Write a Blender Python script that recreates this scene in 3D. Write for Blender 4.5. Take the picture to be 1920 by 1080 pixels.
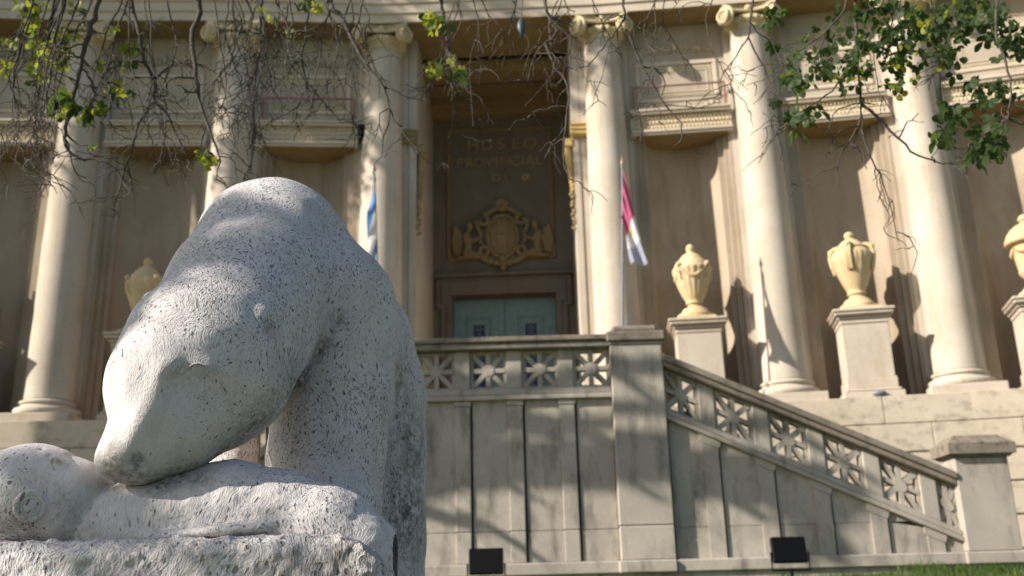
import bpy, bmesh, math, random
import numpy as np
from mathutils import Vector, Matrix, Euler
R = math.radians
SC = bpy.context.scene
COL = SC.collection
for o in list(bpy.data.objects): bpy.data.objects.remove(o)

# ------------------------------------------------------------------ camera (the origin is the lens)
PITCH, ROLL = 0.301896, 0.025771
FPX = 1866.7
c_f = Vector((0, math.cos(PITCH), math.sin(PITCH)))
_u0 = Vector((0, -math.sin(PITCH), math.cos(PITCH)))
c_r = Vector((1, 0, 0)) * math.cos(ROLL) - _u0 * math.sin(ROLL)
c_u = _u0 * math.cos(ROLL) + Vector((1, 0, 0)) * math.sin(ROLL)
cd = bpy.data.cameras.new('camera'); cam = bpy.data.objects.new('camera', cd); COL.objects.link(cam)
m = Matrix((c_r, c_u, -c_f)).transposed().to_4x4()
cam.matrix_world = m
cd.lens = 35.0; cd.sensor_width = 36.0; cd.clip_start = 0.05; cd.clip_end = 2000
cd.dof.use_dof = True; cd.dof.focus_distance = 3.48; cd.dof.aperture_fstop = 2.8; cd.dof.aperture_blades = 0
SC.camera = cam

# ------------------------------------------------------------------ sky, sun, exposure
SUN_AZ, SUN_EL = R(22.5), R(30)
S = Vector((-math.cos(SUN_AZ) * math.cos(SUN_EL), -math.sin(SUN_AZ) * math.cos(SUN_EL), math.sin(SUN_EL)))
W = bpy.data.worlds.new('World'); SC.world = W; W.use_nodes = True
nt = W.node_tree
sky = nt.nodes.new('ShaderNodeTexSky'); sky.sky_type = 'NISHITA'; sky.sun_disc = False
sky.sun_elevation = SUN_EL; sky.sun_rotation = math.atan2(S.x, S.y)
sky.air_density = 1.0; sky.dust_density = 1.0; sky.ozone_density = 1.0
nt.links.new(sky.outputs[0], nt.nodes['Background'].inputs[0])
nt.nodes['Background'].inputs[1].default_value = 0.074
sl = bpy.data.lights.new('sun', 'SUN'); sl.energy = 4.7; sl.angle = R(0.53); sl.color = (1.0, 0.93, 0.84)
so = bpy.data.objects.new('sun', sl); COL.objects.link(so)
so.rotation_euler = (-S).to_track_quat('-Z', 'Y').to_euler()
SC.view_settings.view_transform = 'Standard'; SC.view_settings.look = 'None'
SC.view_settings.exposure = 0.93; SC.view_settings.gamma = 1.0; SC.view_settings.use_curve_mapping = False
SC.cycles.max_bounces = 8; SC.cycles.diffuse_bounces = 5; SC.cycles.use_denoising = True

def at(px, py, Y):
    d = c_f * FPX + c_r * (px - 960) - c_u * (py - 540)
    return d * (Y / d.y)
def zc(p): return p.dot(c_f)

# ------------------------------------------------------------------ materials
def N(t, kind, **kw):
    n = t.nodes.new(kind)
    for k, v in kw.items():
        if k.startswith('i_'): n.inputs[k[2:].replace('_', ' ')].default_value = v
        else: setattr(n, k, v)
    return n
def newmat(name):
    m = bpy.data.materials.new(name); m.use_nodes = True
    return m, m.node_tree, m.node_tree.nodes['Principled BSDF']
def ramp(t, src, stops):
    r = t.nodes.new('ShaderNodeValToRGB'); e = r.color_ramp.elements
    while len(e) < len(stops): e.new(0.5)
    for k, (p, c) in enumerate(stops):
        e[k].position = p; e[k].color = (*c, 1) if len(c) == 3 else c
    t.links.new(src, r.inputs[0]); return r.outputs[0]
def mixc(t, fac, a, b, mode='MIX'):
    n = t.nodes.new('ShaderNodeMix'); n.data_type = 'RGBA'; n.blend_type = mode
    if hasattr(fac, 'is_output'): t.links.new(fac, n.inputs[0])
    else: n.inputs[0].default_value = fac
    for s, v in ((6, a), (7, b)):
        if hasattr(v, 'is_output'): t.links.new(v, n.inputs[s])
        else: n.inputs[s].default_value = (*v, 1)
    return n.outputs[2]
def math_(t, op, a, b=None, c=None, clamp=False):
    n = t.nodes.new('ShaderNodeMath'); n.operation = op; n.use_clamp = clamp
    for k, v in enumerate((a, b, c)):
        if v is None: continue
        if hasattr(v, 'is_output'): t.links.new(v, n.inputs[k])
        else: n.inputs[k].default_value = v
    return n.outputs[0]
def coords(t, scale=(1, 1, 1), kind='Object'):
    tc = t.nodes.new('ShaderNodeTexCoord'); mp = t.nodes.new('ShaderNodeMapping'); mp.inputs['Scale'].default_value = scale
    t.links.new(tc.outputs[kind], mp.inputs[0]); return mp.outputs[0]
def geo(t, scale=(1, 1, 1)):
    tc = t.nodes.new('ShaderNodeNewGeometry'); mp = t.nodes.new('ShaderNodeMapping'); mp.inputs['Scale'].default_value = scale
    t.links.new(tc.outputs['Position'], mp.inputs[0]); return mp.outputs[0]
def noise(t, vec, scale, detail=4, rough=0.6):
    n = t.nodes.new('ShaderNodeTexNoise'); n.inputs['Scale'].default_value = scale
    n.inputs['Detail'].default_value = detail; n.inputs['Roughness'].default_value = rough
    t.links.new(vec, n.inputs['Vector']); return n.outputs['Fac']
def bump(t, b, h, strength, dist):
    n = t.nodes.new('ShaderNodeBump'); n.inputs['Strength'].default_value = strength; n.inputs['Distance'].default_value = dist
    t.links.new(h, n.inputs['Height']); t.links.new(n.outputs[0], b.inputs['Normal'])

def stone(name, c1, c2, stain=(0.12, 0.10, 0.08), amt=0.35, streak=(3, 3, 0.5), blotch=0.6, grain=60, bstr=0.35, rough=0.85):
    m, t, b = newmat(name)
    c1 = (c1[0] * 1.01, c1[1] * 0.982, c1[2] * 0.965); c2 = (c2[0] * 1.01, c2[1] * 0.982, c2[2] * 0.965)
    g = geo(t)
    base = mixc(t, ramp(t, noise(t, g, 1.3, 6), [(0.32, (0, 0, 0)), (0.68, (1, 1, 1))]), c1, c2)
    fine = noise(t, g, grain, 3)
    base = mixc(t, 0.35, base, ramp(t, fine, [(0.3, (0.55, 0.55, 0.55)), (0.7, (1, 1, 1))]), 'MULTIPLY')
    st = noise(t, geo(t, streak), blotch * 2, 6, 0.65)
    sm = ramp(t, st, [(0.50, (0, 0, 0)), (0.72, (1, 1, 1))])
    f = math_(t, 'MULTIPLY', sm, amt)
    base = mixc(t, f, base, stain)
    t.links.new(base, b.inputs['Base Color']); b.inputs['Roughness'].default_value = rough
    b.inputs['Specular IOR Level'].default_value = 0.25
    bump(t, b, noise(t, g, grain * 0.7, 5), bstr, 0.006)
    return m
M = {}
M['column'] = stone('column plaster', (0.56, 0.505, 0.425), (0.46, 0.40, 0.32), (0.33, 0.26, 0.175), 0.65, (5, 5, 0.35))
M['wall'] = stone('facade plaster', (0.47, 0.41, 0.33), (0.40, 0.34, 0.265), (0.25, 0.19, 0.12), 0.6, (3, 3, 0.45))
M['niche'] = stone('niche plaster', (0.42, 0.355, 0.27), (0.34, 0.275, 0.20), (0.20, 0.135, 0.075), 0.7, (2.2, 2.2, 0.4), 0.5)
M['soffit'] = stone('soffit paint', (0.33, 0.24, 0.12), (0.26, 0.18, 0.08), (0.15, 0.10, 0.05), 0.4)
M['arch'] = stone('entablature stone', (0.62, 0.54, 0.44), (0.54, 0.46, 0.36), (0.3, 0.24, 0.17), 0.4, (1, 1, 4))
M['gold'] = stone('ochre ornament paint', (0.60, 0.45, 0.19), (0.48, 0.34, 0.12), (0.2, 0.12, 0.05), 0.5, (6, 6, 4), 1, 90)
M['capital'] = stone('capital cream paint', (0.66, 0.57, 0.38), (0.56, 0.46, 0.28), (0.3, 0.2, 0.1), 0.5, (6, 6, 4), 1, 90)
M['urn'] = stone('urn cream paint', (0.63, 0.515, 0.315), (0.54, 0.42, 0.24), (0.38, 0.22, 0.09), 0.5, (7, 7, 2), 1, 80)
M['pedestal'] = stone('pedestal plaster', (0.55, 0.485, 0.40), (0.48, 0.415, 0.33), (0.3, 0.19, 0.10), 0.4, (4, 4, 1))
M['terrace'] = stone('terrace stone', (0.56, 0.49, 0.385), (0.47, 0.40, 0.30), (0.10, 0.085, 0.065), 0.55, (2.2, 2.2, 3), 0.9)
M['stair'] = stone('stair cement', (0.45, 0.41, 0.35), (0.335, 0.305, 0.26), (0.12, 0.108, 0.092), 0.85, (2.5, 2.5, 0.8), 0.8, 50)
M['rail'] = stone('weathered rail cement', (0.27, 0.235, 0.19), (0.18, 0.155, 0.125), (0.05, 0.045, 0.04), 0.85, (3, 3, 3), 1.2, 50)
M['cap'] = stone('lichened cap cement', (0.25, 0.215, 0.17), (0.17, 0.15, 0.12), (0.035, 0.032, 0.03), 0.8, (4, 4, 4), 1.3, 50)
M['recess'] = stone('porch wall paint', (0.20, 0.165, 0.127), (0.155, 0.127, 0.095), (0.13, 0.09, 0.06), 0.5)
M['goldshade'] = stone('shaded ochre ornament paint', (0.30, 0.225, 0.11), (0.23, 0.17, 0.078), (0.12, 0.08, 0.04), 0.5, (6, 6, 4), 1, 90)  # darker copy of the ochre, with the porch shade in its colour
M['lettering'] = stone('dull ochre letter paint', (0.33, 0.25, 0.135), (0.285, 0.21, 0.11))
M['frame'] = stone('ochre frame paint', (0.27, 0.185, 0.085), (0.22, 0.145, 0.065))
def plain(name, c, rough=0.6, metal=0.0, spec=0.5):
    m, t, b = newmat(name)
    v = noise(t, geo(t), 9, 5)
    t.links.new(mixc(t, ramp(t, v, [(0.3, (0, 0, 0)), (0.7, (1, 1, 1))]), [x * 0.8 for x in c], c), b.inputs['Base Color'])
    b.inputs['Roughness'].default_value = rough; b.inputs['Metallic'].default_value = metal
    b.inputs['Specular IOR Level'].default_value = spec
    return m
M['door'] = plain('door green paint', (0.16, 0.25, 0.23), 0.5)
M['grille'] = plain('dark blue iron', (0.03, 0.045, 0.12), 0.5)
M['black'] = plain('black powder coat', (0.003, 0.0032, 0.004), 0.6, 0, 0.12)
M['glass'] = plain('lamp glass', (0.25, 0.26, 0.28), 0.1)
M['redmetal'] = plain('faded red metal', (0.27, 0.145, 0.115), 0.8)
M['pole'] = plain('grey flagpole metal', (0.16, 0.17, 0.18), 0.5, 0.3)
M['brass'] = plain('finial', (0.35, 0.26, 0.18), 0.5)
M['pod'] = plain('seed pod rind', (0.045, 0.06, 0.055), 0.5)
M['grey'] = plain('grey plastic', (0.22, 0.23, 0.25), 0.5)

def marble(name, scale=1.0, dens=0.0, rock=False):
    m, t, b = newmat(name)
    g = geo(t)
    warp = t.nodes.new('ShaderNodeTexNoise'); warp.inputs['Scale'].default_value = 5; warp.inputs['Detail'].default_value = 2
    t.links.new(g, warp.inputs['Vector'])
    va = t.nodes.new('ShaderNodeVectorMath'); va.operation = 'MULTIPLY_ADD'
    t.links.new(warp.outputs['Color'], va.inputs[0]); va.inputs[1].default_value = (0.16, 0.16, 0.16); t.links.new(g, va.inputs[2])
    mp = t.nodes.new('ShaderNodeMapping'); mp.inputs['Scale'].default_value = (1, 1, 0.40); mp.inputs['Rotation'].default_value = (0, R(14), 0)
    t.links.new(va.outputs[0], mp.inputs[0]); v = mp.outputs[0]
    vo = t.nodes.new('ShaderNodeTexVoronoi'); vo.inputs['Scale'].default_value = 76 * scale; vo.inputs['Randomness'].default_value = 1
    t.links.new(v, vo.inputs['Vector'])
    sep = t.nodes.new('ShaderNodeSeparateColor'); t.links.new(vo.outputs['Color'], sep.inputs[0])
    # density field: clean on the muzzle, pitted on neck and flanks
    d0 = math_(t, 'MULTIPLY_ADD', noise(t, g, 3.2, 3), 1.5, -0.15 + dens)
    ctr = at(250, 800, 3.4)
    dist = t.nodes.new('ShaderNodeVectorMath'); dist.operation = 'DISTANCE'; t.links.new(g, dist.inputs[0]); dist.inputs[1].default_value = ctr
    face = ramp(t, math_(t, 'MULTIPLY', dist.outputs['Value'], 1.0), [(0.18, (0, 0, 0)), (0.52, (1, 1, 1))])
    d1 = math_(t, 'MULTIPLY', d0, math_(t, 'MULTIPLY_ADD', face, 0.85, 0.15)) if not rock else d0
    size = math_(t, 'MULTIPLY', math_(t, 'SUBTRACT', math_(t, 'MULTIPLY_ADD', d1, 1.5, 0.05), sep.outputs[0], clamp=True), 0.8)
    size = math_(t, 'MINIMUM', math_(t, 'MULTIPLY', size, 0.9), 0.30)
    pit = math_(t, 'MULTIPLY', math_(t, 'SUBTRACT', size, vo.outputs['Distance']), 9, clamp=True)
    vo2 = t.nodes.new('ShaderNodeTexVoronoi'); vo2.inputs['Scale'].default_value = 132 * scale; t.links.new(v, vo2.inputs['Vector'])
    sp2 = t.nodes.new('ShaderNodeSeparateColor'); t.links.new(vo2.outputs['Color'], sp2.inputs[0])
    sz2 = math_(t, 'MINIMUM', math_(t, 'MULTIPLY', math_(t, 'SUBTRACT', math_(t, 'MULTIPLY', d1, 1.25), sp2.outputs[1], clamp=True), 0.8), 0.30)
    pit = math_(t, 'MAXIMUM', pit, math_(t, 'MULTIPLY', math_(t, 'MULTIPLY', math_(t, 'SUBTRACT', sz2, vo2.outputs['Distance']), 9, clamp=True), 0.75))
    # fine speckle
    fn = noise(t, v, 165 * scale, 3, 0.55)
    fsp = math_(t, 'MULTIPLY', math_(t, 'MULTIPLY', math_(t, 'SUBTRACT', fn, 0.535), 11, clamp=True), math_(t, 'MULTIPLY', d1, 1.5, clamp=True))
    base = mixc(t, ramp(t, noise(t, g, 4, 5), [(0.3, (0, 0, 0)), (0.7, (1, 1, 1))]), (0.53, 0.492, 0.472), (0.61, 0.57, 0.55))
    base = mixc(t, math_(t, 'MULTIPLY', fsp, 0.72), base, (0.15, 0.14, 0.135))
    base = mixc(t, math_(t, 'MULTIPLY', pit, 0.80), base, (0.115, 0.10, 0.09))
    stk = ramp(t, noise(t, geo(t, (7, 7, 0.9)), 1.6, 5, 0.6), [(0.48, (0, 0, 0)), (0.70, (1, 1, 1))])
    base = mixc(t, math_(t, 'MULTIPLY', stk, 0.30), base, (0.26, 0.24, 0.225))
    # lichen and stains, plus shade painted into nostril, creases and jaw gap
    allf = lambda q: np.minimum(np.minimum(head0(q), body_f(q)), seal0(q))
    for (px, py, r0, r1, col, k, sc) in ((257, 860, 0.008, 0.03, (0.045, 0.036, 0.028), 0.95, 20), (300, 915, 0.0, 0.08, (0.06, 0.05, 0.04), 0.9, 50), (220, 908, 0.0, 0.07, (0.06, 0.05, 0.04), 0.9, 50), (380, 898, 0.0, 0.07, (0.07, 0.06, 0.05), 0.9, 50), (205, 868, 0.0, 0.07, (0.05, 0.04, 0.032), 0.85, 40), (245, 892, 0.01, 0.09, (0.06, 0.048, 0.036), 0.85, 36),  # paints the nostril's dark, then the dark line and specks under the chin
                                        (330, 890, 0.01, 0.10, (0.06, 0.05, 0.042), 0.85, 40), (415, 850, 0.01, 0.13, (0.07, 0.06, 0.05), 0.8, 40), (480, 795, 0.01, 0.13, (0.07, 0.06, 0.05), 0.8, 42), (545, 725, 0.01, 0.14, (0.07, 0.06, 0.05), 0.75, 42), (600, 652, 0.0, 0.09, (0.07, 0.06, 0.05), 0.8, 50), (560, 712, 0.0, 0.08, (0.06, 0.052, 0.045), 0.85, 50), (632, 600, 0.0, 0.06, (0.09, 0.08, 0.07), 0.7, 50),  # last three entries add painted crease shade to the black specks there
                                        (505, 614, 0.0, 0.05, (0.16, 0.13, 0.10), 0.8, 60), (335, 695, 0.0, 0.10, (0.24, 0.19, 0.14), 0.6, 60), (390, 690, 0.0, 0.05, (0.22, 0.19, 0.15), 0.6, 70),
                                        (775, 830, 0.03, 0.22, (0.06, 0.055, 0.05), 0.8, 26), (770, 960, 0.05, 0.30, (0.06, 0.055, 0.05), 0.8, 24), (750, 720, 0.0, 0.16, (0.13, 0.11, 0.09), 0.7, 30),  # last entry paints the shade between foreleg and flank
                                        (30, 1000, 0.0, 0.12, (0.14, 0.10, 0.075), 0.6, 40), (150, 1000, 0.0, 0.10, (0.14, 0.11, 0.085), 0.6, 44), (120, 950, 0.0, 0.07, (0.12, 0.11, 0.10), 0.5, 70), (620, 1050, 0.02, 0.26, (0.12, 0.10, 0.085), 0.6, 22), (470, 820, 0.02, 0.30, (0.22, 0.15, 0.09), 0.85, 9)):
        if (px, py) == (470, 820): pos = at(px, py, 4.35)  # jaw gap: its shade painted brown onto the far leg
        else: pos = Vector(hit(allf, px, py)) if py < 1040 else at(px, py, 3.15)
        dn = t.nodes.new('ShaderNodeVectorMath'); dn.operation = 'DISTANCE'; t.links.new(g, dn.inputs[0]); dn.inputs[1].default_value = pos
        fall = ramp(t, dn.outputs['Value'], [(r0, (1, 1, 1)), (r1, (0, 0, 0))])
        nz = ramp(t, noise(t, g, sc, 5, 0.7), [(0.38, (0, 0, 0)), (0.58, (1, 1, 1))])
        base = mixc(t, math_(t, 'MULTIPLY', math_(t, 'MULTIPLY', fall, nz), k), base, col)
    t.links.new(base, b.inputs['Base Color']); b.inputs['Roughness'].default_value = 0.72; b.inputs['Specular IOR Level'].default_value = 0.3
    chis = noise(t, v, 190 * scale, 4, 0.55)
    h = math_(t, 'SUBTRACT', math_(t, 'MULTIPLY', chis, 0.7 if not rock else 1.3), math_(t, 'MULTIPLY', pit, 0.9))
    h = math_(t, 'ADD', h, math_(t, 'MULTIPLY', noise(t, v, 45 * scale, 3), 0.7 if not rock else 1.2))
    bump(t, b, h, 0.9 if not rock else 0.9, 0.007 if not rock else 0.012)
    return m

def bark(name, c1, c2):
    m, t, b = newmat(name)
    v = coords(t, (1, 1, 1))
    t.links.new(mixc(t, ramp(t, noise(t, v, 30, 4), [(0.35, (0, 0, 0)), (0.65, (1, 1, 1))]), c1, c2), b.inputs['Base Color'])
    b.inputs['Roughness'].default_value = 0.9; b.inputs['Specular IOR Level'].default_value = 0.2
    bump(t, b, noise(t, v, 80, 3), 0.5, 0.004)
    return m
M['bark'] = bark('dark bark', (0.045, 0.037, 0.03), (0.10, 0.085, 0.07))
M['twig'] = bark('grey twig bark', (0.045, 0.038, 0.031), (0.11, 0.095, 0.077))
def leafmat(name, c1, c2, tr):
    m, t, b = newmat(name)
    oi = t.nodes.new('ShaderNodeObjectInfo')
    f = math_(t, 'FRACT', math_(t, 'ADD', oi.outputs['Random'], noise(t, geo(t), 3.0, 1)))
    c = mixc(t, f, c1, c2)
    t.links.new(c, b.inputs['Base Color']); b.inputs['Roughness'].default_value = 0.58; b.inputs['Specular IOR Level'].default_value = 0.3
    tl = t.nodes.new('ShaderNodeBsdfTranslucent'); t.links.new(mixc(t, 0.5, c, tr), tl.inputs['Color'])
    mx = t.nodes.new('ShaderNodeMixShader'); mx.inputs[0].default_value = 0.5
    t.links.new(b.outputs[0], mx.inputs[1]); t.links.new(tl.outputs[0], mx.inputs[2])
    t.links.new(mx.outputs[0], t.nodes['Material Output'].inputs[0])
    return m
M['leafdark'] = leafmat('dark green leaf', (0.024, 0.046, 0.014), (0.055, 0.085, 0.024), (0.16, 0.25, 0.03))
M['leafyellow'] = leafmat('yellowing leaf', (0.10, 0.16, 0.02), (0.32, 0.29, 0.03), (0.45, 0.50, 0.03))
M['grass'] = leafmat('lawn blade', (0.04, 0.085, 0.015), (0.12, 0.16, 0.035), (0.25, 0.4, 0.05))
m_, t_, b_ = newmat('lawn soil'); gg = geo(t_)
t_.links.new(mixc(t_, ramp(t_, noise(t_, gg, 2.5, 6), [(0.35, (0, 0, 0)), (0.65, (1, 1, 1))]), (0.045, 0.075, 0.02), (0.10, 0.11, 0.04)), b_.inputs['Base Color'])
b_.inputs['Roughness'].default_value = 1; bump(t_, b_, noise(t_, gg, 40, 4), 0.8, 0.03); M['lawn'] = m_

# ------------------------------------------------------------------ mesh helpers
class MB:
    def __init__(s): s.v = []; s.f = []; s.sm = []
    def add(s, vs, fs, smooth=False):
        k = len(s.v); s.v += [tuple(v) for v in vs]; s.f += [tuple(i + k for i in f) for f in fs]; s.sm += [smooth] * len(fs)
    def box(s, x0, x1, y0, y1, z0, z1, F=None):
        vs = [(x, y, z) for z in (z0, z1) for y in (y0, y1) for x in (x0, x1)]
        if F: vs = [F(*v) for v in vs]
        s.add(vs, [(0, 2, 3, 1), (4, 5, 7, 6), (0, 1, 5, 4), (2, 6, 7, 3), (0, 4, 6, 2), (1, 3, 7, 5)])
    def bbox(s, x0, x1, y0, y1, z0, z1, b=0.01, F=None):
        # box with chamfered edges: three stacked shells share 24 verts
        vs = []; 
        for sx in (0, 1):
            for sy in (0, 1):
                for sz in (0, 1):
                    X = (x0, x1)[sx]; Y = (y0, y1)[sy]; Z = (z0, z1)[sz]
                    ix = X + (b, -b)[sx]; iy = Y + (b, -b)[sy]; iz = Z + (b, -b)[sz]
                    vs += [(X, iy, iz), (ix, Y, iz), (ix, iy, Z)]
        def i(sx, sy, sz, a): return ((sx * 2 + sy) * 2 + sz) * 3 + a
        fs = []
        for k in (0, 1):
            fs.append([i(k, 0, 0, 0), i(k, 0, 1, 0), i(k, 1, 1, 0), i(k, 1, 0, 0)][::(1, -1)[k]])
            fs.append([i(0, k, 0, 1), i(1, k, 0, 1), i(1, k, 1, 1), i(0, k, 1, 1)][::(1, -1)[k]])
            fs.append([i(0, 0, k, 2), i(0, 1, k, 2), i(1, 1, k, 2), i(1, 0, k, 2)][::(1, -1)[k]])
        for a in (0, 1):
            for c in (0, 1):
                fs.append([i(a, c, 0, 0), i(a, c, 1, 0), i(a, c, 1, 1), i(a, c, 0, 1)])
                fs.append([i(a, 0, c, 0), i(a, 1, c, 0), i(a, 1, c, 2), i(a, 0, c, 2)])
                fs.append([i(0, a, c, 1), i(1, a, c, 1), i(1, a, c, 2), i(0, a, c, 2)])
        for a in (0, 1):
            for c in (0, 1):
                for d in (0, 1): fs.append([i(a, c, d, 0), i(a, c, d, 1), i(a, c, d, 2)])
        if F: vs = [F(*v) for v in vs]
        s.add(vs, fs)
    def prism(s, poly, y0, y1, F=None):
        n = len(poly)
        vs = [(x, y0, z) for x, z in poly] + [(x, y1, z) for x, z in poly]
        if F: vs = [F(*v) for v in vs]
        s.add(vs, [tuple(range(n)), tuple(range(2 * n - 1, n - 1, -1))] + [(k, (k + 1) % n, n + (k + 1) % n, n + k) for k in range(n)])
    def lathe(s, prof, seg=32, c=(0, 0, 0), F=None, rad=None, smooth=True):
        vs = []; 
        for r, z in prof:
            for k in range(seg):
                a = 2 * math.pi * k / seg; q = r * (rad(a, z) if rad else 1)
                vs.append((c[0] + q * math.cos(a), c[1] + q * math.sin(a), c[2] + z))
        if F: vs = [F(*v) for v in vs]
        fs = []
        for j in range(len(prof) - 1):
            for k in range(seg):
                fs.append((j * seg + k, j * seg + (k + 1) % seg, (j + 1) * seg + (k + 1) % seg, (j + 1) * seg + k))
        s.add(vs, fs, smooth)
        s.add(vs[:seg], [tuple(range(seg))[::-1]]); s.add(vs[-seg:], [tuple(range(seg))])
    def tube(s, pts, rads, seg=6, smooth=True):
        pts = [Vector(p) for p in pts]; n = len(pts)
        if not hasattr(rads, '__len__'): rads = [rads] * n
        vs = []; up = Vector((0.3, 0.9, 0.2))
        for k, p in enumerate(pts):
            d = (pts[min(k + 1, n - 1)] - pts[max(k - 1, 0)])
            if d.length < 1e-9: d = Vector((0, 0, 1))
            d.normalize(); a = d.cross(up)
            if a.length < 1e-3: a = d.cross(Vector((1, 0, 0)))
            a.normalize(); b = d.cross(a); up = -b if False else up
            for q in range(seg):
                t = 2 * math.pi * q / seg
                vs.append(p + (a * math.cos(t) + b * math.sin(t)) * rads[k])
        fs = [(j * seg + k, j * seg + (k + 1) % seg, (j + 1) * seg + (k + 1) % seg, (j + 1) * seg + k) for j in range(n - 1) for k in range(seg)]
        s.add(vs, fs, smooth)
        s.add(vs[:seg], [tuple(range(seg))[::-1]]); s.add(vs[-seg:], [tuple(range(seg))])
    def ball(s, c, r, seg=10, rings=7, F=None):
        c = Vector(c); r = r if hasattr(r, '__len__') else (r, r, r)
        prof = [(max(math.sin(math.pi * k / rings), 0.02), -math.cos(math.pi * k / rings)) for k in range(rings + 1)]
        G = lambda x, y, z: (c.x + x * r[0], c.y + y * r[1], c.z + z * r[2])
        s.lathe(prof, seg, F=(lambda x, y, z: F(*G(x, y, z))) if F else G)
    def sweep(s, path, prof, closed=False):
        # path: list of XY points; prof: (v, z) with v along the mitred normal (positive = into the building)
        n = len(path); P = [Vector(p) for p in path]; T = [(P[k + 1] - P[k]).normalized() for k in range(n - 1)]
        vs = []
        for k in range(n):
            ta = T[max(k - 1, 0)]; tb = T[min(k, n - 2)]
            na = Vector((-ta.y, ta.x)); nb = Vector((-tb.y, tb.x)); nn = (na + nb).normalized(); sc = 1 / max(nn.dot(na), 0.3)
            for v, z in prof:
                q = P[k] + nn * v * sc; vs.append((q.x, q.y, z))
        L = len(prof)
        s.add(vs, [(k * L + j, (k + 1) * L + j, (k + 1) * L + j + 1, k * L + j + 1) for k in range(n - 1) for j in range(L - 1)])
    def mesh(s, name, mat):
        me = bpy.data.meshes.new(name); me.from_pydata(s.v, [], s.f); me.validate(); 
        bm = bmesh.new(); bm.from_mesh(me); bmesh.ops.recalc_face_normals(bm, faces=bm.faces); bm.to_mesh(me); bm.free()
        if len(me.polygons) == len(s.sm): me.polygons.foreach_set('use_smooth', s.sm)
        for x in (mat if isinstance(mat, (list, tuple)) else [mat]): me.materials.append(M[x] if isinstance(x, str) else x)
        return me

WORLDOF = {}
def link(name, me, parent=None):
    o = bpy.data.objects.new(name, me); COL.objects.link(o)
    if parent is not None:
        o.parent = parent; o.matrix_parent_inverse = WORLDOF.get(parent.name, Matrix()).inverted()
    return o
def obj(name, mb, mat, parent=None, mesh_name=None):
    return link(name, mb.mesh(name, mat), parent)
def tag(o, label=None, cat=None, group=None, kind=None):
    if label: o['label'] = label
    if cat: o['category'] = cat
    if group: o['group'] = group
    if kind: o['kind'] = kind
    return o
def thing(name, loc, label, cat, group=None):
    o = bpy.data.objects.new(name, None); COL.objects.link(o); o.location = loc; o.empty_display_size = 0.2
    WORLDOF[o.name] = Matrix.Translation(Vector(loc))
    return tag(o, label, cat, group)

# ================================================================== THE MUSEUM
CP = [Vector(p) for p in ((-10.30, 15.80), (-7.636, 16.065), (-4.958, 16.192), (-2.283, 16.414), (1.769, 16.275), (4.429, 16.027), (7.079, 15.605), (9.66, 14.98))]
Z0, ZT = 2.83, 10.12
museum = thing('museum_building', (-0.257, 16.3, 0.3), 'cream classical museum front with tall ionic columns and a deep door porch', 'building')
def bay(i):
    a, b = CP[i], CP[i + 1]; t = (b - a); L = t.length; t.normalize(); n = Vector((-t.y, t.x))
    return (lambda u, v, z: (a.x + t.x * u + n.x * v, a.y + t.y * u + n.y * v, z)), L
def cframe(i):
    ta = (CP[i] - CP[max(i - 1, 0)]); tb = (CP[min(i + 1, 7)] - CP[i])
    t = ((ta.normalized() if ta.length else Vector((0, 0))) + (tb.normalized() if tb.length else Vector((0, 0)))).normalized(); n = Vector((-t.y, t.x)); a = CP[i]
    return lambda u, v, z: (a.x + t.x * u + n.x * v, a.y + t.y * u + n.y * v, z)

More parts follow.
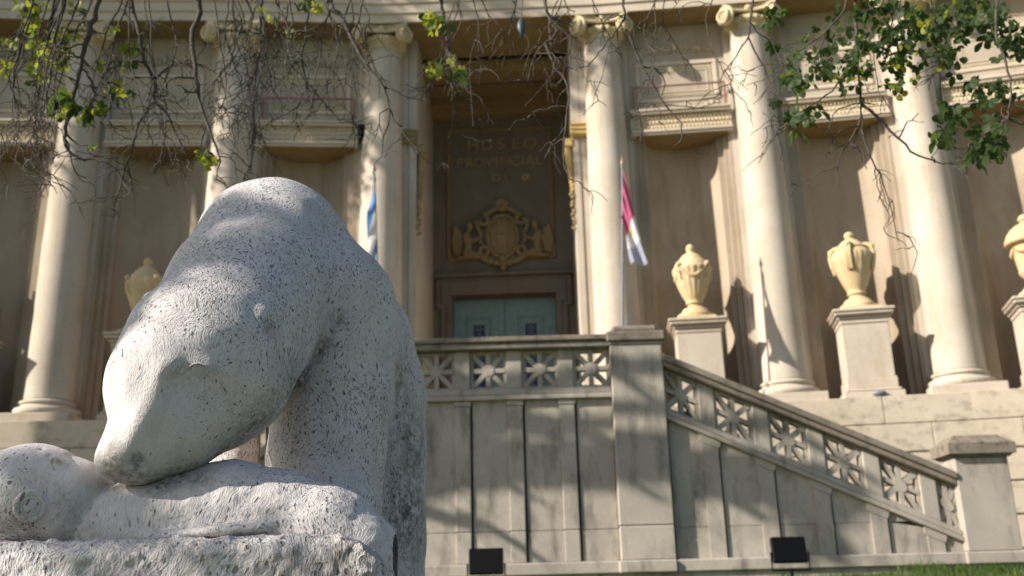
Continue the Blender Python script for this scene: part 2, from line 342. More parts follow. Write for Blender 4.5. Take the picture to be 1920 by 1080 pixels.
# columns ----------------------------------------------------------
def spiral(mb, F, cx, cz, r, sgn, v0, depth, turns=2.1):
    pts = []; rad = []; n = 30
    for k in range(n + 1):
        s = k / n; a = sgn * (math.pi / 2 - s * turns * 2 * math.pi) if sgn > 0 else math.pi - (math.pi / 2 - s * turns * 2 * math.pi)
        q = r * (1 - s) ** 0.85 + 0.02
        pts.append(F(cx + q * math.cos(a), v0 - 0.02 * s, cz + q * math.sin(a))); rad.append(0.036 * (1 - 0.45 * s))
    mb.tube(pts, rad, 6)
    mb.prism([(cx + (r - 0.005) * math.cos(k * math.pi / 10), cz + (r - 0.005) * math.sin(k * math.pi / 10)) for k in range(20)], v0 + 0.005, v0 + depth, F)
    mb.ball((0, 0, 0), 1, 8, 6, lambda x, y, z: F(cx + x * 0.035, v0 + y * 0.035, cz + z * 0.035))
def col_meshes(F):
    # returns plinth, base, shaft, capital builders in local frame F
    pl = MB(); pl.bbox(-0.56, 0.56, -0.56, 0.56, Z0 + 0.003, Z0 + 0.15, 0.012, F)
    ba = MB()
    prof = [(0.50, 0.15)]
    for a in range(-90, 91, 15): prof.append((0.475 + 0.055 * math.cos(R(a)), 0.215 + 0.065 * math.sin(R(a))))
    prof += [(0.455, 0.285), (0.435, 0.30), (0.43, 0.325)]
    for a in range(-90, 91, 30): prof.append((0.43 + 0.03 * math.cos(R(a)), 0.36 + 0.03 * math.sin(R(a))))
    prof += [(0.405, 0.395), (0.39, 0.42)]
    ba.lathe(prof, 48, F=lambda x, y, z: F(x, y, z + Z0))
    sh = MB(); pr = []
    for k in range(15):
        s = k / 14; r = 0.388 - 0.062 * s ** 1.7
        pr.append((r + (0.012 if k == 0 else 0), 0.421 + s * (9.70 - Z0 - 0.421)))
    sh.lathe(pr, 56, F=lambda x, y, z: F(x, y, z + Z0))
    ca = MB()
    ca.lathe([(0.335, 9.70), (0.355, 9.715), (0.355, 9.745), (0.335, 9.76), (0.34, 9.78), (0.40, 9.83), (0.42, 9.87), (0.40, 9.91), (0.37, 9.93)], 40, F=F)
    # egg row
    for k in range(20):
        a = 2 * math.pi * k / 20
        ca.ball((0, 0, 0), 1, 6, 5, (lambda a: lambda x, y, z: F((0.40 + x * 0.035) * math.cos(a) - y * 0.04 * math.sin(a), (0.40 + x * 0.035) * math.sin(a) + y * 0.04 * math.cos(a), 9.865 + z * 0.05))(a))
    # abacus with hollow sides
    ring = []
    for q in range(4):
        for k in range(8):
            s = -0.47 + 0.94 * k / 8; d = 0.47 - 0.09 * (1 - (s / 0.47) ** 2)
            ring.append([(s, -d), (d, s), (-s, d), (-d, -s)][q])
    n = len(ring)
    for (z0, z1, sc) in ((10.035, 10.075, 0.96), (10.077, 10.118, 1.0)):
        vs = [F(x * sc, y * sc, z) for z in (z0, z1) for x, y in ring]
        ca.add(vs, [tuple(range(n)), tuple(range(n, 2 * n))] + [(k, (k + 1) % n, n + (k + 1) % n, n + k) for k in range(n)])
    for q in range(4):
        ca_, sa_ = math.cos(q * math.pi / 2), math.sin(q * math.pi / 2)
        G = lambda x, y, z, c=ca_, s=sa_: F(x * c - y * s, x * s + y * c, z)
        for sg in (-1, 1):
            th = sg * R(28)
            H = lambda x, y, z, G=G, th=th, sg=sg: G(sg * 0.415 + (x - sg * 0.415) * math.cos(th) - (y + 0.40) * math.sin(th), -0.40 + (x - sg * 0.415) * math.sin(th) + (y + 0.40) * math.cos(th), z)
            spiral(ca, H, sg * 0.415, 9.885, 0.150, -sg, -0.455, 0.10)
        pts = []; 
        for k in range(13):
            s = -0.36 + 0.72 * k / 12
            pts.append(G(s, -0.385 - 0.055 * (s / 0.36) ** 2, 10.005 - 0.02 * (1 - (s / 0.36) ** 2)))
        ca.tube(pts, 0.034, 6)
        ca.ball((0, 0, 0), 1, 8, 6, lambda x, y, z, G=G: G(x * 0.07, -0.40 + y * 0.04, 10.04 + z * 0.06))
    return pl, ba, sh, ca
for i in range(8):
    F = cframe(i)
    pl, ba, sh, ca = col_meshes(F)
    c = obj('column', sh, 'column', museum)
    obj('plinth', pl, 'pedestal', c); obj('column_base', ba, 'column', c); obj('capital', ca, 'capital', c)
    p = MB(); p.box(-0.46, 0.46, 0.10, 0.62, Z0 + 0.30, ZT - 0.01, F); p.box(-0.49, 0.49, 0.075, 0.62, Z0 + 0.002, Z0 + 0.298, F)
    p.box(-0.36, 0.36, 0.085, 0.099, Z0 + 0.55, 9.55, F)
    obj('pilaster', p, 'column', museum)

# bays -------------------------------------------------------------
random.seed(5)
NICHE_Z = 7.84
for i in (0, 1, 2, 4, 5, 6):
    F, L = bay(i)
    a0 = 0.70
    def prof(dv):
        pr = [(0.40, 0.125), (0.515, 0.125), (0.515, 0.215), (0.605, 0.215), (0.605, 0.30), (a0, 0.30), (a0, 0.34)]
        w = L / 2 - a0; arc = []
        for k in range(21):
            a = math.pi * k / 20
            arc.append((L / 2 - w * math.cos(a), 0.34 + 0.38 * math.sin(a)))
        pr = pr[:-1] + arc + [(L - u, v) for u, v in pr[:-1][::-1]]
        return [(u, v + dv) for u, v in pr]
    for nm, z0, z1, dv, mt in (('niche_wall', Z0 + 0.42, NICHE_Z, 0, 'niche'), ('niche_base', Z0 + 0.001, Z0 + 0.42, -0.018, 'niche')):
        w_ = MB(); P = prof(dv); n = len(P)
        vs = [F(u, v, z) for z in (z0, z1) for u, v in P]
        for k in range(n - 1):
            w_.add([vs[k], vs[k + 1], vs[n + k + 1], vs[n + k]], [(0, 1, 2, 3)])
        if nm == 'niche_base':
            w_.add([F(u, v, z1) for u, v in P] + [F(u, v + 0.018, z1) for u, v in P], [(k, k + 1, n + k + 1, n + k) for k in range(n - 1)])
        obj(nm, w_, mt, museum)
    ce = MB(); P = prof(0)[2:-2]
    ce.add([F(u, v, NICHE_Z) for u, v in P] + [F(L - 0.515, 0.02, NICHE_Z), F(0.515, 0.02, NICHE_Z)], [tuple(range(len(P) + 2))])
    obj('niche_ceiling', ce, 'soffit', museum)
    # moulded band with a woven gold frieze
    bd = MB()
    bd.box(0.44, L - 0.44, -0.01, 0.9, NICHE_Z + 0.003, NICHE_Z + 0.045, F)
    bd.box(0.44, L - 0.44, -0.04, 0.9, NICHE_Z + 0.048, NICHE_Z + 0.10, F)
    bd.box(0.44, L - 0.44, 0.03, 0.9, NICHE_Z + 0.102, 8.235, F)
    bd.box(0.44, L - 0.44, -0.05, 0.9, 8.238, 8.285, F)
    bd.box(0.44, L - 0.44, -0.08, 0.9, 8.288, 8.325, F)
    obj('ledge_moulding', bd, 'arch', museum)
    fr = MB(); nx = 26; x0, x1 = 0.47, L - 0.47; zz0, zz1 = NICHE_Z + 0.115, 8.225; rows = 3
    for r_ in range(rows):
        for k in range(nx):
            off = 0.5 if r_ % 2 else 0; ua = x0 + (x1 - x0) * (k + off) / (nx + 0.5); ub = x0 + (x1 - x0) * (k + 1 + off) / (nx + 0.5)
            za = zz0 + (zz1 - zz0) * r_ / rows; zb = zz0 + (zz1 - zz0) * (r_ + 1) / rows
            um, zm = (ua + ub) / 2, (za + zb) / 2
            fr.add([F(ua, 0.028, zm), F(um, 0.028, za), F(ub, 0.028, zm), F(um, 0.028, zb), F(um, -0.012, zm)], [(0, 1, 4), (1, 2, 4), (2, 3, 4), (3, 0, 4)])
    fo = obj('woven_frieze', fr, 'capital', museum); tag(fo, kind='stuff')
    # upper wall
    uw = MB(); uw.box(0.46, L - 0.46, 0.16, 0.9, 8.327, ZT - 0.002, F); obj('upper_wall', uw, 'wall', museum)
    pn = MB(); ua, ub, za, zb = 0.60, L - 0.60, 8.56, 9.36
    for (e, v0, wd) in ((0, 0.135, 0.07), (0.17, 0.146, 0.03)):
        A, B_, C_, D_ = ua + e, ub - e, za + e, zb - e
        pn.bbox(A, B_, v0, 0.159, C_, C_ + wd, 0.006, F); pn.bbox(A, B_, v0, 0.159, D_ - wd, D_, 0.006, F)
        pn.bbox(A, A + wd, v0 + 0.002, 0.158, C_ + wd - 0.004, D_ - wd + 0.004, 0.006, F); pn.bbox(B_ - wd, B_, v0 + 0.002, 0.158, C_ + wd - 0.004, D_ - wd + 0.004, 0.006, F)
    obj('panel_frame', pn, 'arch', museum)
    gl = MB(); e = 0.115; v0 = 0.150; wd = 0.025; A, B_, C_, D_ = ua + e, ub - e, za + e, zb - e
    gl.box(A, B_, v0, 0.158, C_, C_ + wd, F); gl.box(A, B_, v0, 0.158, D_ - wd, D_, F)
    gl.box(A, A + wd, v0 + 0.002, 0.157, C_ + wd, D_ - wd, F); gl.box(B_ - wd, B_, v0 + 0.002, 0.157, C_ + wd, D_ - wd, F)
    obj('gilt_fillet', gl, 'capital', museum)
    sc_ = MB(); um = L / 2
    for sg in (-1, 1):
        for (c0, r0, z_) in ((0.16, 0.085, 9.60), (0.40, 0.065, 9.575)):
            pts = []
            for k in range(20):
                s = k / 19; a = (1.2 - 3.2 * s) * math.pi; q = r0 * (1 - 0.8 * s) + 0.01
                pts.append(F(um + sg * (c0 + q * math.cos(a)), 0.14, z_ + q * math.sin(a)))
            sc_.tube(pts, [0.020 - 0.008 * k / 19 for k in range(20)], 5)
        sc_.tube([F(um + sg * s, 0.14, 9.53 + 0.1 * math.exp(-((s - 0.25) / 0.2) ** 2)) for s in np.linspace(0.05, 0.72, 12)], [0.02 - 0.0012 * k for k in range(12)], 5)
    sc_.ball((0, 0, 0), 1, 8, 6, lambda x, y, z: F(um + x * 0.06, 0.14 + y * 0.04, 9.67 + z * 0.09))
    obj('scroll_relief', sc_, 'wall' if i < 4 else 'capital', museum)
    for sg in (-1, 1):
        ft = MB()
        for k, dx in enumerate((-0.09, 0, 0.09)):
            ft.ball((0, 0, 0), 1, 8, 6, lambda x, y, z: F(um + sg * 0.60 + dx + x * 0.055, 0.10 + y * 0.05, 8.40 + (0.05 if k == 1 else 0.03) + z * (0.06 if k == 1 else 0.035)))
        obj('panel_foot', ft, 'wall', museum)

# entablature ------------------------------------------------------
path = [(-13.2, 15.3)] + [tuple(p) for p in CP] + [(12.0, 14.0)]
ar = MB()
ar.sweep(path, [(-0.44, 10.122), (-0.44, 10.30), (-0.47, 10.302), (-0.47, 10.49), (-0.50, 10.492), (-0.50, 10.68), (-0.56, 10.70), (-0.58, 10.78), (-0.60, 10.80), (-0.44, 10.805)])
obj('architrave', ar, 'arch', museum)
fz = MB(); fz.sweep(path, [(-0.44, 10.80), (-0.44, 11.45)]); obj('frieze', fz, 'arch', museum)
co = MB(); co.sweep(path, [(-0.44, 11.45), (-0.55, 11.5), (-0.60, 11.6), (-1.0, 11.62), (-1.02, 11.80), (-1.08, 11.86), (-1.12, 11.95), (-0.3, 12.1), (6.0, 12.3)]); obj('cornice', co, 'arch', museum)
sf = MB(); sf.sweep(path, [(-0.44, 10.122), (0.90, 10.122)]); sf.sweep(path, [(-0.30, 10.112), (-0.28, 10.121)]); sf.sweep(path, [(-0.30, 10.112), (-0.06, 10.112), (-0.04, 10.121)])
obj('soffit', sf, 'soffit', museum)
rw = MB(); rw.box(-13, -1.9, 17.35, 24, 0.2, 12.0); rw.box(1.6, 12, 17.2, 24, 0.2, 12.0); rw.box(-1.9, 1.6, 20.2, 24, 0.2, 12.0); obj('rear_block', rw, 'wall', museum)

# terrace wall of coursed stone -------------------------------------
TP = [(-13.2, 15.3)] + [tuple(p) for p in CP] + [(12.0, 14.0)]
fl = MB(); fl.sweep(TP, [(-0.60, Z0), (3.2, Z0)]); obj('terrace_floor', fl, 'pedestal', museum)
bk = MB(); bk.sweep(TP, [(-0.595, Z0 - 0.004), (-0.595, -0.5)]); obj('terrace_core', bk, 'stair', museum)
courses = [(2.40, Z0 - 0.001), (1.965, 2.392), (1.48, 1.945), (0.995, 1.46), (0.51, 0.975), (0.02, 0.49)]
for i in range(7):
    F, L = bay(i)
    nb = 3 if L > 3.5 else 2
    for ci, (za, zb) in enumerate(courses):
        offs = 0.0 if ci % 2 == 0 else 0.5
        edges = [0] + [L * (k + offs) / nb for k in range(0 if offs else 1, nb)] + [L]
        for k in range(len(edges) - 1):
            b_ = MB(); b_.bbox(edges[k] + 0.004, edges[k + 1] - 0.004, -0.64 - 0.006 * random.random(), -0.597, za + (0.0 if ci < 1 else 0.004), zb, 0.010, F)
            obj('stone_block', b_, 'terrace', museum)

# door porch ---------------------------------------------------------
F, L = bay(3); UC = L / 2; HW = 1.42; BV = 2.70
po = MB()
po.box(0.463, UC - HW, 0.125, BV, Z0 + 0.002, ZT - 0.01, F); po.box(UC + HW, L - 0.463, 0.125, BV, Z0 + 0.002, ZT - 0.01, F)
po.box(0.500, UC - HW - 0.05, 0.105, 0.124, Z0 + 0.3, 7.9, F); po.box(UC + HW + 0.05, L - 0.500, 0.105, 0.124, Z0 + 0.3, 7.9, F)
obj('porch_jamb', po, 'column', museum)
bw = MB(); bw.box(UC - HW, UC - 1.03, BV, BV + 0.5, Z0, ZT + 0.3, F); bw.box(UC + 1.03, UC + HW, BV, BV + 0.5, Z0, ZT + 0.3, F); bw.box(UC - 1.03, UC + 1.03, BV, BV + 0.5, 5.78, ZT + 0.3, F)
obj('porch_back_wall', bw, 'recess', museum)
cl = MB()
cl.box(UC - HW + 0.002, UC + HW - 0.002, 1.0, 1.45, 9.86, 10.119, F); cl.box(UC - HW + 0.002, UC + HW - 0.002, 1.8, BV - 0.003, 10.0, 10.118, F)
cl.box(UC - HW + 0.002, UC + HW - 0.002, 2.25, BV - 0.004, 9.82, 9.998, F); cl.box(UC - HW + 0.002, UC + HW - 0.002, 2.45, BV - 0.005, 9.68, 9.818, F)
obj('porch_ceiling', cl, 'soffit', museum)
pf = MB(); v0, v1 = BV - 0.045, BV - 0.004; A, B_, C_, D_ = UC - 1.13, UC + 1.07, 6.53, 9.45; wd = 0.075
pf.bbox(A, B_, v0, v1, C_, C_ + wd, 0.01, F); pf.bbox(A, B_, v0, v1, D_ - wd, D_, 0.01, F); pf.bbox(A, A + wd, v0 + 0.003, v1, C_ + wd - 0.005, D_ - wd + 0.005, 0.01, F); pf.bbox(B_ - wd, B_, v0 + 0.003, v1, C_ + wd - 0.005, D_ - wd + 0.005, 0.01, F)
obj('panel_frame', pf, 'frame', museum)
# moulded door surround with ears
ds = MB()
for (w, e, v0) in ((1.36, 0.0, BV - 0.07), (1.25, 0.08, BV - 0.10)):
    zt = 6.16 - e; hi = 1.035
    ds.bbox(UC - w + 0.10, UC - hi, v0, BV - 0.003, Z0 + 0.004, 5.78, 0.012, F); ds.bbox(UC + hi, UC + w - 0.10, v0, BV - 0.003, Z0 + 0.004, 5.78, 0.012, F)
    ds.bbox(UC - w, UC + w, v0 - 0.004, BV - 0.003, 5.782, zt, 0.012, F)
    ds.bbox(UC - w, UC - w + 0.18, v0 - 0.006, BV - 0.003, 5.52 + e, 5.80, 0.012, F); ds.bbox(UC + w - 0.18, UC + w, v0 - 0.006, BV - 0.003, 5.52 + e, 5.80, 0.012, F)
ds.bbox(UC - 1.44, UC + 1.44, BV - 0.16, BV - 0.002, 6.165, 6.23, 0.012, F)
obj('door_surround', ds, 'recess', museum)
dw = MB()
for sg in (-1, 1):
    xa, xb = (UC - 1.03, UC - 0.004) if sg < 0 else (UC + 0.004, UC + 1.03)
    d_ = MB(); d_.bbox(xa, xb, BV + 0.20, BV + 0.26, Z0 + 0.01, 5.77, 0.006, F); lf = obj('door_leaf', d_, 'door', museum)
    q = MB(); x0, x1 = xa + 0.26, xb - 0.26
    for (c0, c1, w) in ((x0, x1, 0.05),):
        q.bbox(c0, c1, BV + 0.165, BV + 0.199, 5.36, 5.41, 0.008, F); q.bbox(c0, c1, BV + 0.165, BV + 0.199, 3.2, 3.25, 0.008, F)
        q.bbox(c0, c0 + w, BV + 0.167, BV + 0.199, 3.251, 5.359, 0.008, F); q.bbox(c1 - w, c1, BV + 0.167, BV + 0.199, 3.251, 5.359, 0.008, F)
    obj('door_moulding', q, 'door', lf)
    g_ = MB(); xm = (x0 + x1) / 2
    for z in np.arange(3.95, 5.25, 0.15):
        g_.tube([F(xm + 0.085 * math.cos(a), BV + 0.185, z + 0.075 * math.sin(a)) for a in np.linspace(0, 2 * math.pi, 13)], 0.014, 5)
        g_.tube([F(xm - 0.085, BV + 0.185, z - 0.07), F(xm + 0.085, BV + 0.185, z + 0.07)], 0.012, 5); g_.tube([F(xm + 0.085, BV + 0.188, z - 0.07), F(xm - 0.085, BV + 0.188, z + 0.07)], 0.012, 5)
    for s in (-1, 1): g_.tube([F(xm + s * 0.10, BV + 0.186, 3.85), F(xm + s * 0.10, BV + 0.186, 5.25)], 0.012, 5)
    obj('door_grille', g_, 'grille', lf)
    st = MB()
    for x in (xa + 0.12, xb - 0.12):
        for z in np.arange(3.3, 5.6, 0.26): st.ball((0, 0, 0), 1, 6, 5, lambda X, Y, Z: F(x + X * 0.02, BV + 0.199 + Y * 0.015, z + Z * 0.02))
    tag(obj('door_stud', st, 'door', lf), kind='stuff')
tr = MB(); tr.box(UC - 1.03, UC + 1.03, BV + 0.262, BV + 0.4, Z0, 5.78, F); obj('door_backing', tr, 'black', museum)

# raised lettering -----------------------------------------------------
ins = thing('inscription', F(UC, BV, 8.6), None, None); ins.parent = museum; ins.matrix_parent_inverse = WORLDOF[museum.name].inverted()
tdir = Vector(F(1, 0, 0)) - Vector(F(0, 0, 0)); ndir = Vector(F(0, 1, 0)) - Vector(F(0, 0, 0))
rotm = Matrix((tdir, Vector((0, 0, 1)), -ndir)).transposed().to_4x4()
def write(txt, z, h, xs):
    for ch, x in zip(txt, xs):
        cu = bpy.data.curves.new('letter', 'FONT'); cu.body = ch; cu.size = h / 0.70; cu.extrude = 0.02; cu.align_x = 'CENTER'; cu.offset = 0.004
        tmp = bpy.data.objects.new('tmp', cu); COL.objects.link(tmp); bpy.context.view_layer.update()
        me = bpy.data.meshes.new_from_object(tmp.evaluated_get(bpy.context.evaluated_depsgraph_get())); bpy.data.objects.remove(tmp); bpy.data.curves.remove(cu)
        me.name = 'letter'; me.materials.clear(); me.materials.append(M['lettering']); o = link('letter', me, ins)
        o.matrix_basis = Matrix.Translation(Vector(F(UC + x, BV - 0.022, z))) @ rotm
def spread(n, a, b): return [a + (b - a) * k / (n - 1) for k in range(n)]
write('MUSEO', 8.96, 0.25, spread(5, -0.58, 0.62))
write('PROVINCIAL', 8.58, 0.22, [-0.85, -0.66, -0.45, -0.24, -0.09, 0.09, 0.30, 0.46, 0.61, 0.79])
write('DE', 8.24, 0.16, [-0.10, 0.12])
rg = MB(); rg.tube([F(UC + 0.50 + 0.055 * math.cos(a), BV - 0.02, 8.32 + 0.055 * math.sin(a)) for a in np.linspace(0, 2 * math.pi, 17)], 0.02, 6)
obj('ring_boss', rg, 'gold', museum)

# gilt ornaments on the porch jambs
for sg in (-1, 1):
    X = lambda d: UC + sg * (HW - d)
    g_ = MB()
    def lump(d, v, z, r): g_.ball((0, 0, 0), 1, 8, 6, lambda x, y, zz: F(X(d) + x * r, v + y * r, z + zz * r))
    g_.bbox(min(X(-0.30), X(0.04)), max(X(-0.30), X(0.04)), 0.02, 0.123, 7.93, 8.20, 0.02, F)
    for k in range(9):
        for j in range(3): lump(-0.28 + 0.037 * k, 0.02, 7.975 + 0.09 * j, 0.028)
    g_.bbox(min(X(0.002), X(0.17)), max(X(0.002), X(0.17)), 0.10, 0.42, 7.76, 7.92, 0.015, F)
    for k in range(12):
        z = 7.72 - 0.07 * k; lump(0.10 - 0.006 * k, 0.20, z, 0.085 - 0.004 * k); lump(0.06, 0.32, z - 0.03, 0.06 - 0.003 * k)
    obj('gilt_console', g_, 'gold' if sg > 0 else 'goldshade', museum); g_ = MB()  # sunlit right console gets the bright ochre, shaded left the darkened copy
    for k in range(14):
        z = 6.9 - 0.055 * k; lump(0.035 + 0.02 * math.sin(k * 1.7), 0.18 + 0.05 * math.cos(k * 2.1), z, 0.055 - 0.002 * k)
    obj('gilt_garland', g_, 'goldshade', museum)

# ------------------------------------------------------------------ implicit surfaces
def rcone(P, a, b, ra, rb):
    a = np.array(a, np.float32); b = np.array(b, np.float32); ba = b - a; l2 = float(ba @ ba); rr = ra - rb; a2 = l2 - rr * rr; il2 = 1 / l2
    pa = P - a; y = pa @ ba; z = y - l2
    q = pa * l2 - y[..., None] * ba; x2 = np.einsum('...i,...i', q, q); y2 = y * y * l2; z2 = z * z * l2
    k = np.sign(rr) * rr * rr * x2
    d = (np.sqrt(x2 * a2 * il2) + y * rr) * il2 - ra
    c1 = np.sign(z) * a2 * z2 > k; c2 = np.sign(y) * a2 * y2 < k
    d = np.where(c2, np.sqrt(x2 + y2) * il2 - ra, d); d = np.where(c1, np.sqrt(x2 + z2) * il2 - rb, d)
    return d
def ell(P, c, r, M3=None):
    q = P - np.array(c, np.float32)
    if M3 is not None: q = q @ np.array(M3, np.float32).T
    r = np.array(r, np.float32); k0 = np.sqrt(((q / r) ** 2).sum(-1)); k1 = np.sqrt(((q / (r * r)) ** 2).sum(-1))
    return k0 * (k0 - 1) / np.maximum(k1, 1e-9)
def smin(a, b, k): h = np.clip(0.5 + 0.5 * (b - a) / k, 0, 1); return b * (1 - h) + a * h - k * h * (1 - h)
def smax(a, b, k): return -smin(-a, -b, k)
def nets(fn, lo, hi, h):
    lo = np.array(lo, float); n = np.ceil((np.array(hi) - lo) / h).astype(int) + 1
    ax = [(lo[k] + h * np.arange(n[k])).astype(np.float32) for k in range(3)]
    f = np.empty(n, np.float32)
    for i in range(0, n[0], 24):
        G = np.stack(np.meshgrid(ax[0][i:i + 24], ax[1], ax[2], indexing='ij'), -1); f[i:i + 24] = fn(G)
    s = f < 0; c = n - 1
    cor = [(i, j, k) for i in (0, 1) for j in (0, 1) for k in (0, 1)]
    sub = lambda A, o: A[o[0]:o[0] + c[0], o[1]:o[1] + c[1], o[2]:o[2] + c[2]]
    cnt = sum(sub(s, o).astype(np.int8) for o in cor); act = (cnt > 0) & (cnt < 8)
    idx = np.full(c, -1, np.int64); ci = np.argwhere(act); idx[act] = np.arange(len(ci))
    acc = np.zeros((len(ci), 3)); w = np.zeros(len(ci))
    V = {o: f[ci[:, 0] + o[0], ci[:, 1] + o[1], ci[:, 2] + o[2]] for o in cor}
    for a in cor:
        for k in range(3):
            if a[k] == 0:
                b = list(a); b[k] = 1; b = tuple(b); fa, fb = V[a], V[b]; x = (fa < 0) != (fb < 0)
                t = np.where(x, fa / np.where(x, fa - fb, 1), 0); p = np.tile(np.array(a, float), (len(ci), 1)); p[:, k] = t
                acc[x] += p[x]; w[x] += 1
    vs = lo + (ci + acc / w[:, None]) * h
    fs = []
    for k in range(3):
        o1, o2 = [(1, 2), (2, 0), (0, 1)][k]
        A = [slice(None)] * 3; B = [slice(None)] * 3; A[k] = slice(0, -1); B[k] = slice(1, None)
        ch = s[tuple(A)] != s[tuple(B)]; e = np.argwhere(ch); e = e[(e[:, o1] > 0) & (e[:, o2] > 0) & (e[:, o1] < c[o1]) & (e[:, o2] < c[o2])]
        ins_ = s[tuple(A)][e[:, 0], e[:, 1], e[:, 2]]
        def g(d1, d2):
            q = e.copy(); q[:, o1] -= d1; q[:, o2] -= d2; return idx[q[:, 0], q[:, 1], q[:, 2]]
        Q = np.stack([g(1, 1), g(0, 1), g(0, 0), g(1, 0)], 1); Q[~ins_] = Q[~ins_][:, ::-1]; fs.append(Q)
    return vs, np.concatenate(fs)
def net_obj(name, fn, lo, hi, h, mat, parent, relax=1):
    vs, fs = nets(fn, lo, hi, h)
    me = bpy.data.meshes.new(name); me.from_pydata(vs.tolist(), [], fs.tolist()); me.polygons.foreach_set('use_smooth', [True] * len(me.polygons))
    me.materials.append(M[mat])
    if relax:
        bm = bmesh.new(); bm.from_mesh(me)
        for _ in range(relax): bmesh.ops.smooth_vert(bm, verts=bm.verts, factor=0.5, use_axis_x=True, use_axis_y=True, use_axis_z=True)
        bm.to_mesh(me); bm.free()
    return link(name, me, parent)

# ------------------------------------------------------------------ gilt coat of arms over the door
arms = thing('coat_of_arms', F(UC, BV, 7.0), None, None); arms.parent = museum; arms.matrix_parent_inverse = WORLDOF[museum.name].inverted()
bf = BV - 0.01
shd = MB()
shd.ball((0, 0, 0), 1, 28, 16, lambda x, y, z: F(UC + x * 0.30, bf + y * 0.13, 7.02 + z * 0.44))
obj('shield', shd, 'goldshade', arms)
sb = MB()
sb.tube([F(UC + 0.31 * math.cos(a), bf - 0.05, 7.02 + 0.455 * math.sin(a)) for a in np.linspace(0, 2 * math.pi, 33)], 0.04, 6)
for x in (-0.10, 0.10): sb.tube([F(UC + x, bf - 0.105, 6.72), F(UC + x, bf - 0.118, 7.0), F(UC + x, bf - 0.105, 7.3)], 0.018, 5)
sb.tube([F(UC - 0.2, bf - 0.10, 7.05), F(UC, bf - 0.135, 7.05), F(UC + 0.2, bf - 0.10, 7.05)], 0.018, 5)
obj('shield_rim', sb, 'goldshade', arms)
for sg in (-1, 1):
    sv = MB()
    for (cx, cz, r0, s0) in ((0.40, 7.36, 0.13, 1), (0.40, 6.72, 0.12, -1)):
        pts = []
        for k in range(26):
            s = k / 25; a = s0 * (0.55 + 1.9 * (1 - s)) * math.pi; q = r0 * (1 - 0.8 * (1 - s)) 
            pts.append(F(UC + sg * (cx + q * math.cos(a)), bf - 0.06, cz + q * math.sin(a)))
        sv.tube(pts, [0.045 + 0.012 * (k / 25) for k in range(26)], 6)
    sv.tube([F(UC + sg * x, bf - 0.05, z) for x, z in ((0.52, 7.36), (0.50, 7.2), (0.44, 7.05), (0.47, 6.92), (0.40, 6.86))], [0.06, 0.055, 0.05, 0.05, 0.04], 6)
    sv.tube([F(UC + sg * x, bf - 0.05, z) for x, z in ((0.50, 6.70), (0.42, 6.56), (0.28, 6.48), (0.10, 6.46))], [0.06, 0.065, 0.06, 0.05], 6)
    sv.tube([F(UC + sg * x, bf - 0.05, z) for x, z in ((0.40, 7.48), (0.27, 7.53), (0.18, 7.60), (0.05, 7.62))], [0.05, 0.06, 0.06, 0.05], 6)
    obj('scrollwork', sv, 'goldshade', arms)
cr = MB()
for k in range(7):
    a = R(-60 + 20 * k); cr.tube([F(UC + 0.06 * math.sin(a), bf - 0.06, 7.62 + 0.05 * math.cos(a)), F(UC + 0.15 * math.sin(a), bf - 0.07, 7.66 + 0.15 * math.cos(a))], [0.035, 0.045], 6)
cr.ball((0, 0, 0), 1, 10, 7, lambda x, y, z: F(UC + x * 0.1, bf - 0.05 + y * 0.08, 7.62 + z * 0.08)); obj('shell_crest', cr, 'goldshade', arms)
pd = MB()
for (x, z, r) in ((0, 6.52, 0.10), (-0.13, 6.45, 0.075), (0.13, 6.45, 0.075), (0, 6.40, 0.085), (-0.2, 6.47, 0.05), (0.2, 6.47, 0.05), (0, 6.31, 0.06), (0, 6.24, 0.04)):
    pd.ball((0, 0, 0), 1, 10, 7, lambda X, Y, Z: F(UC + x + X * r, bf - 0.05 + Y * r, z + Z * r))
obj('pendant', pd, 'goldshade', arms)
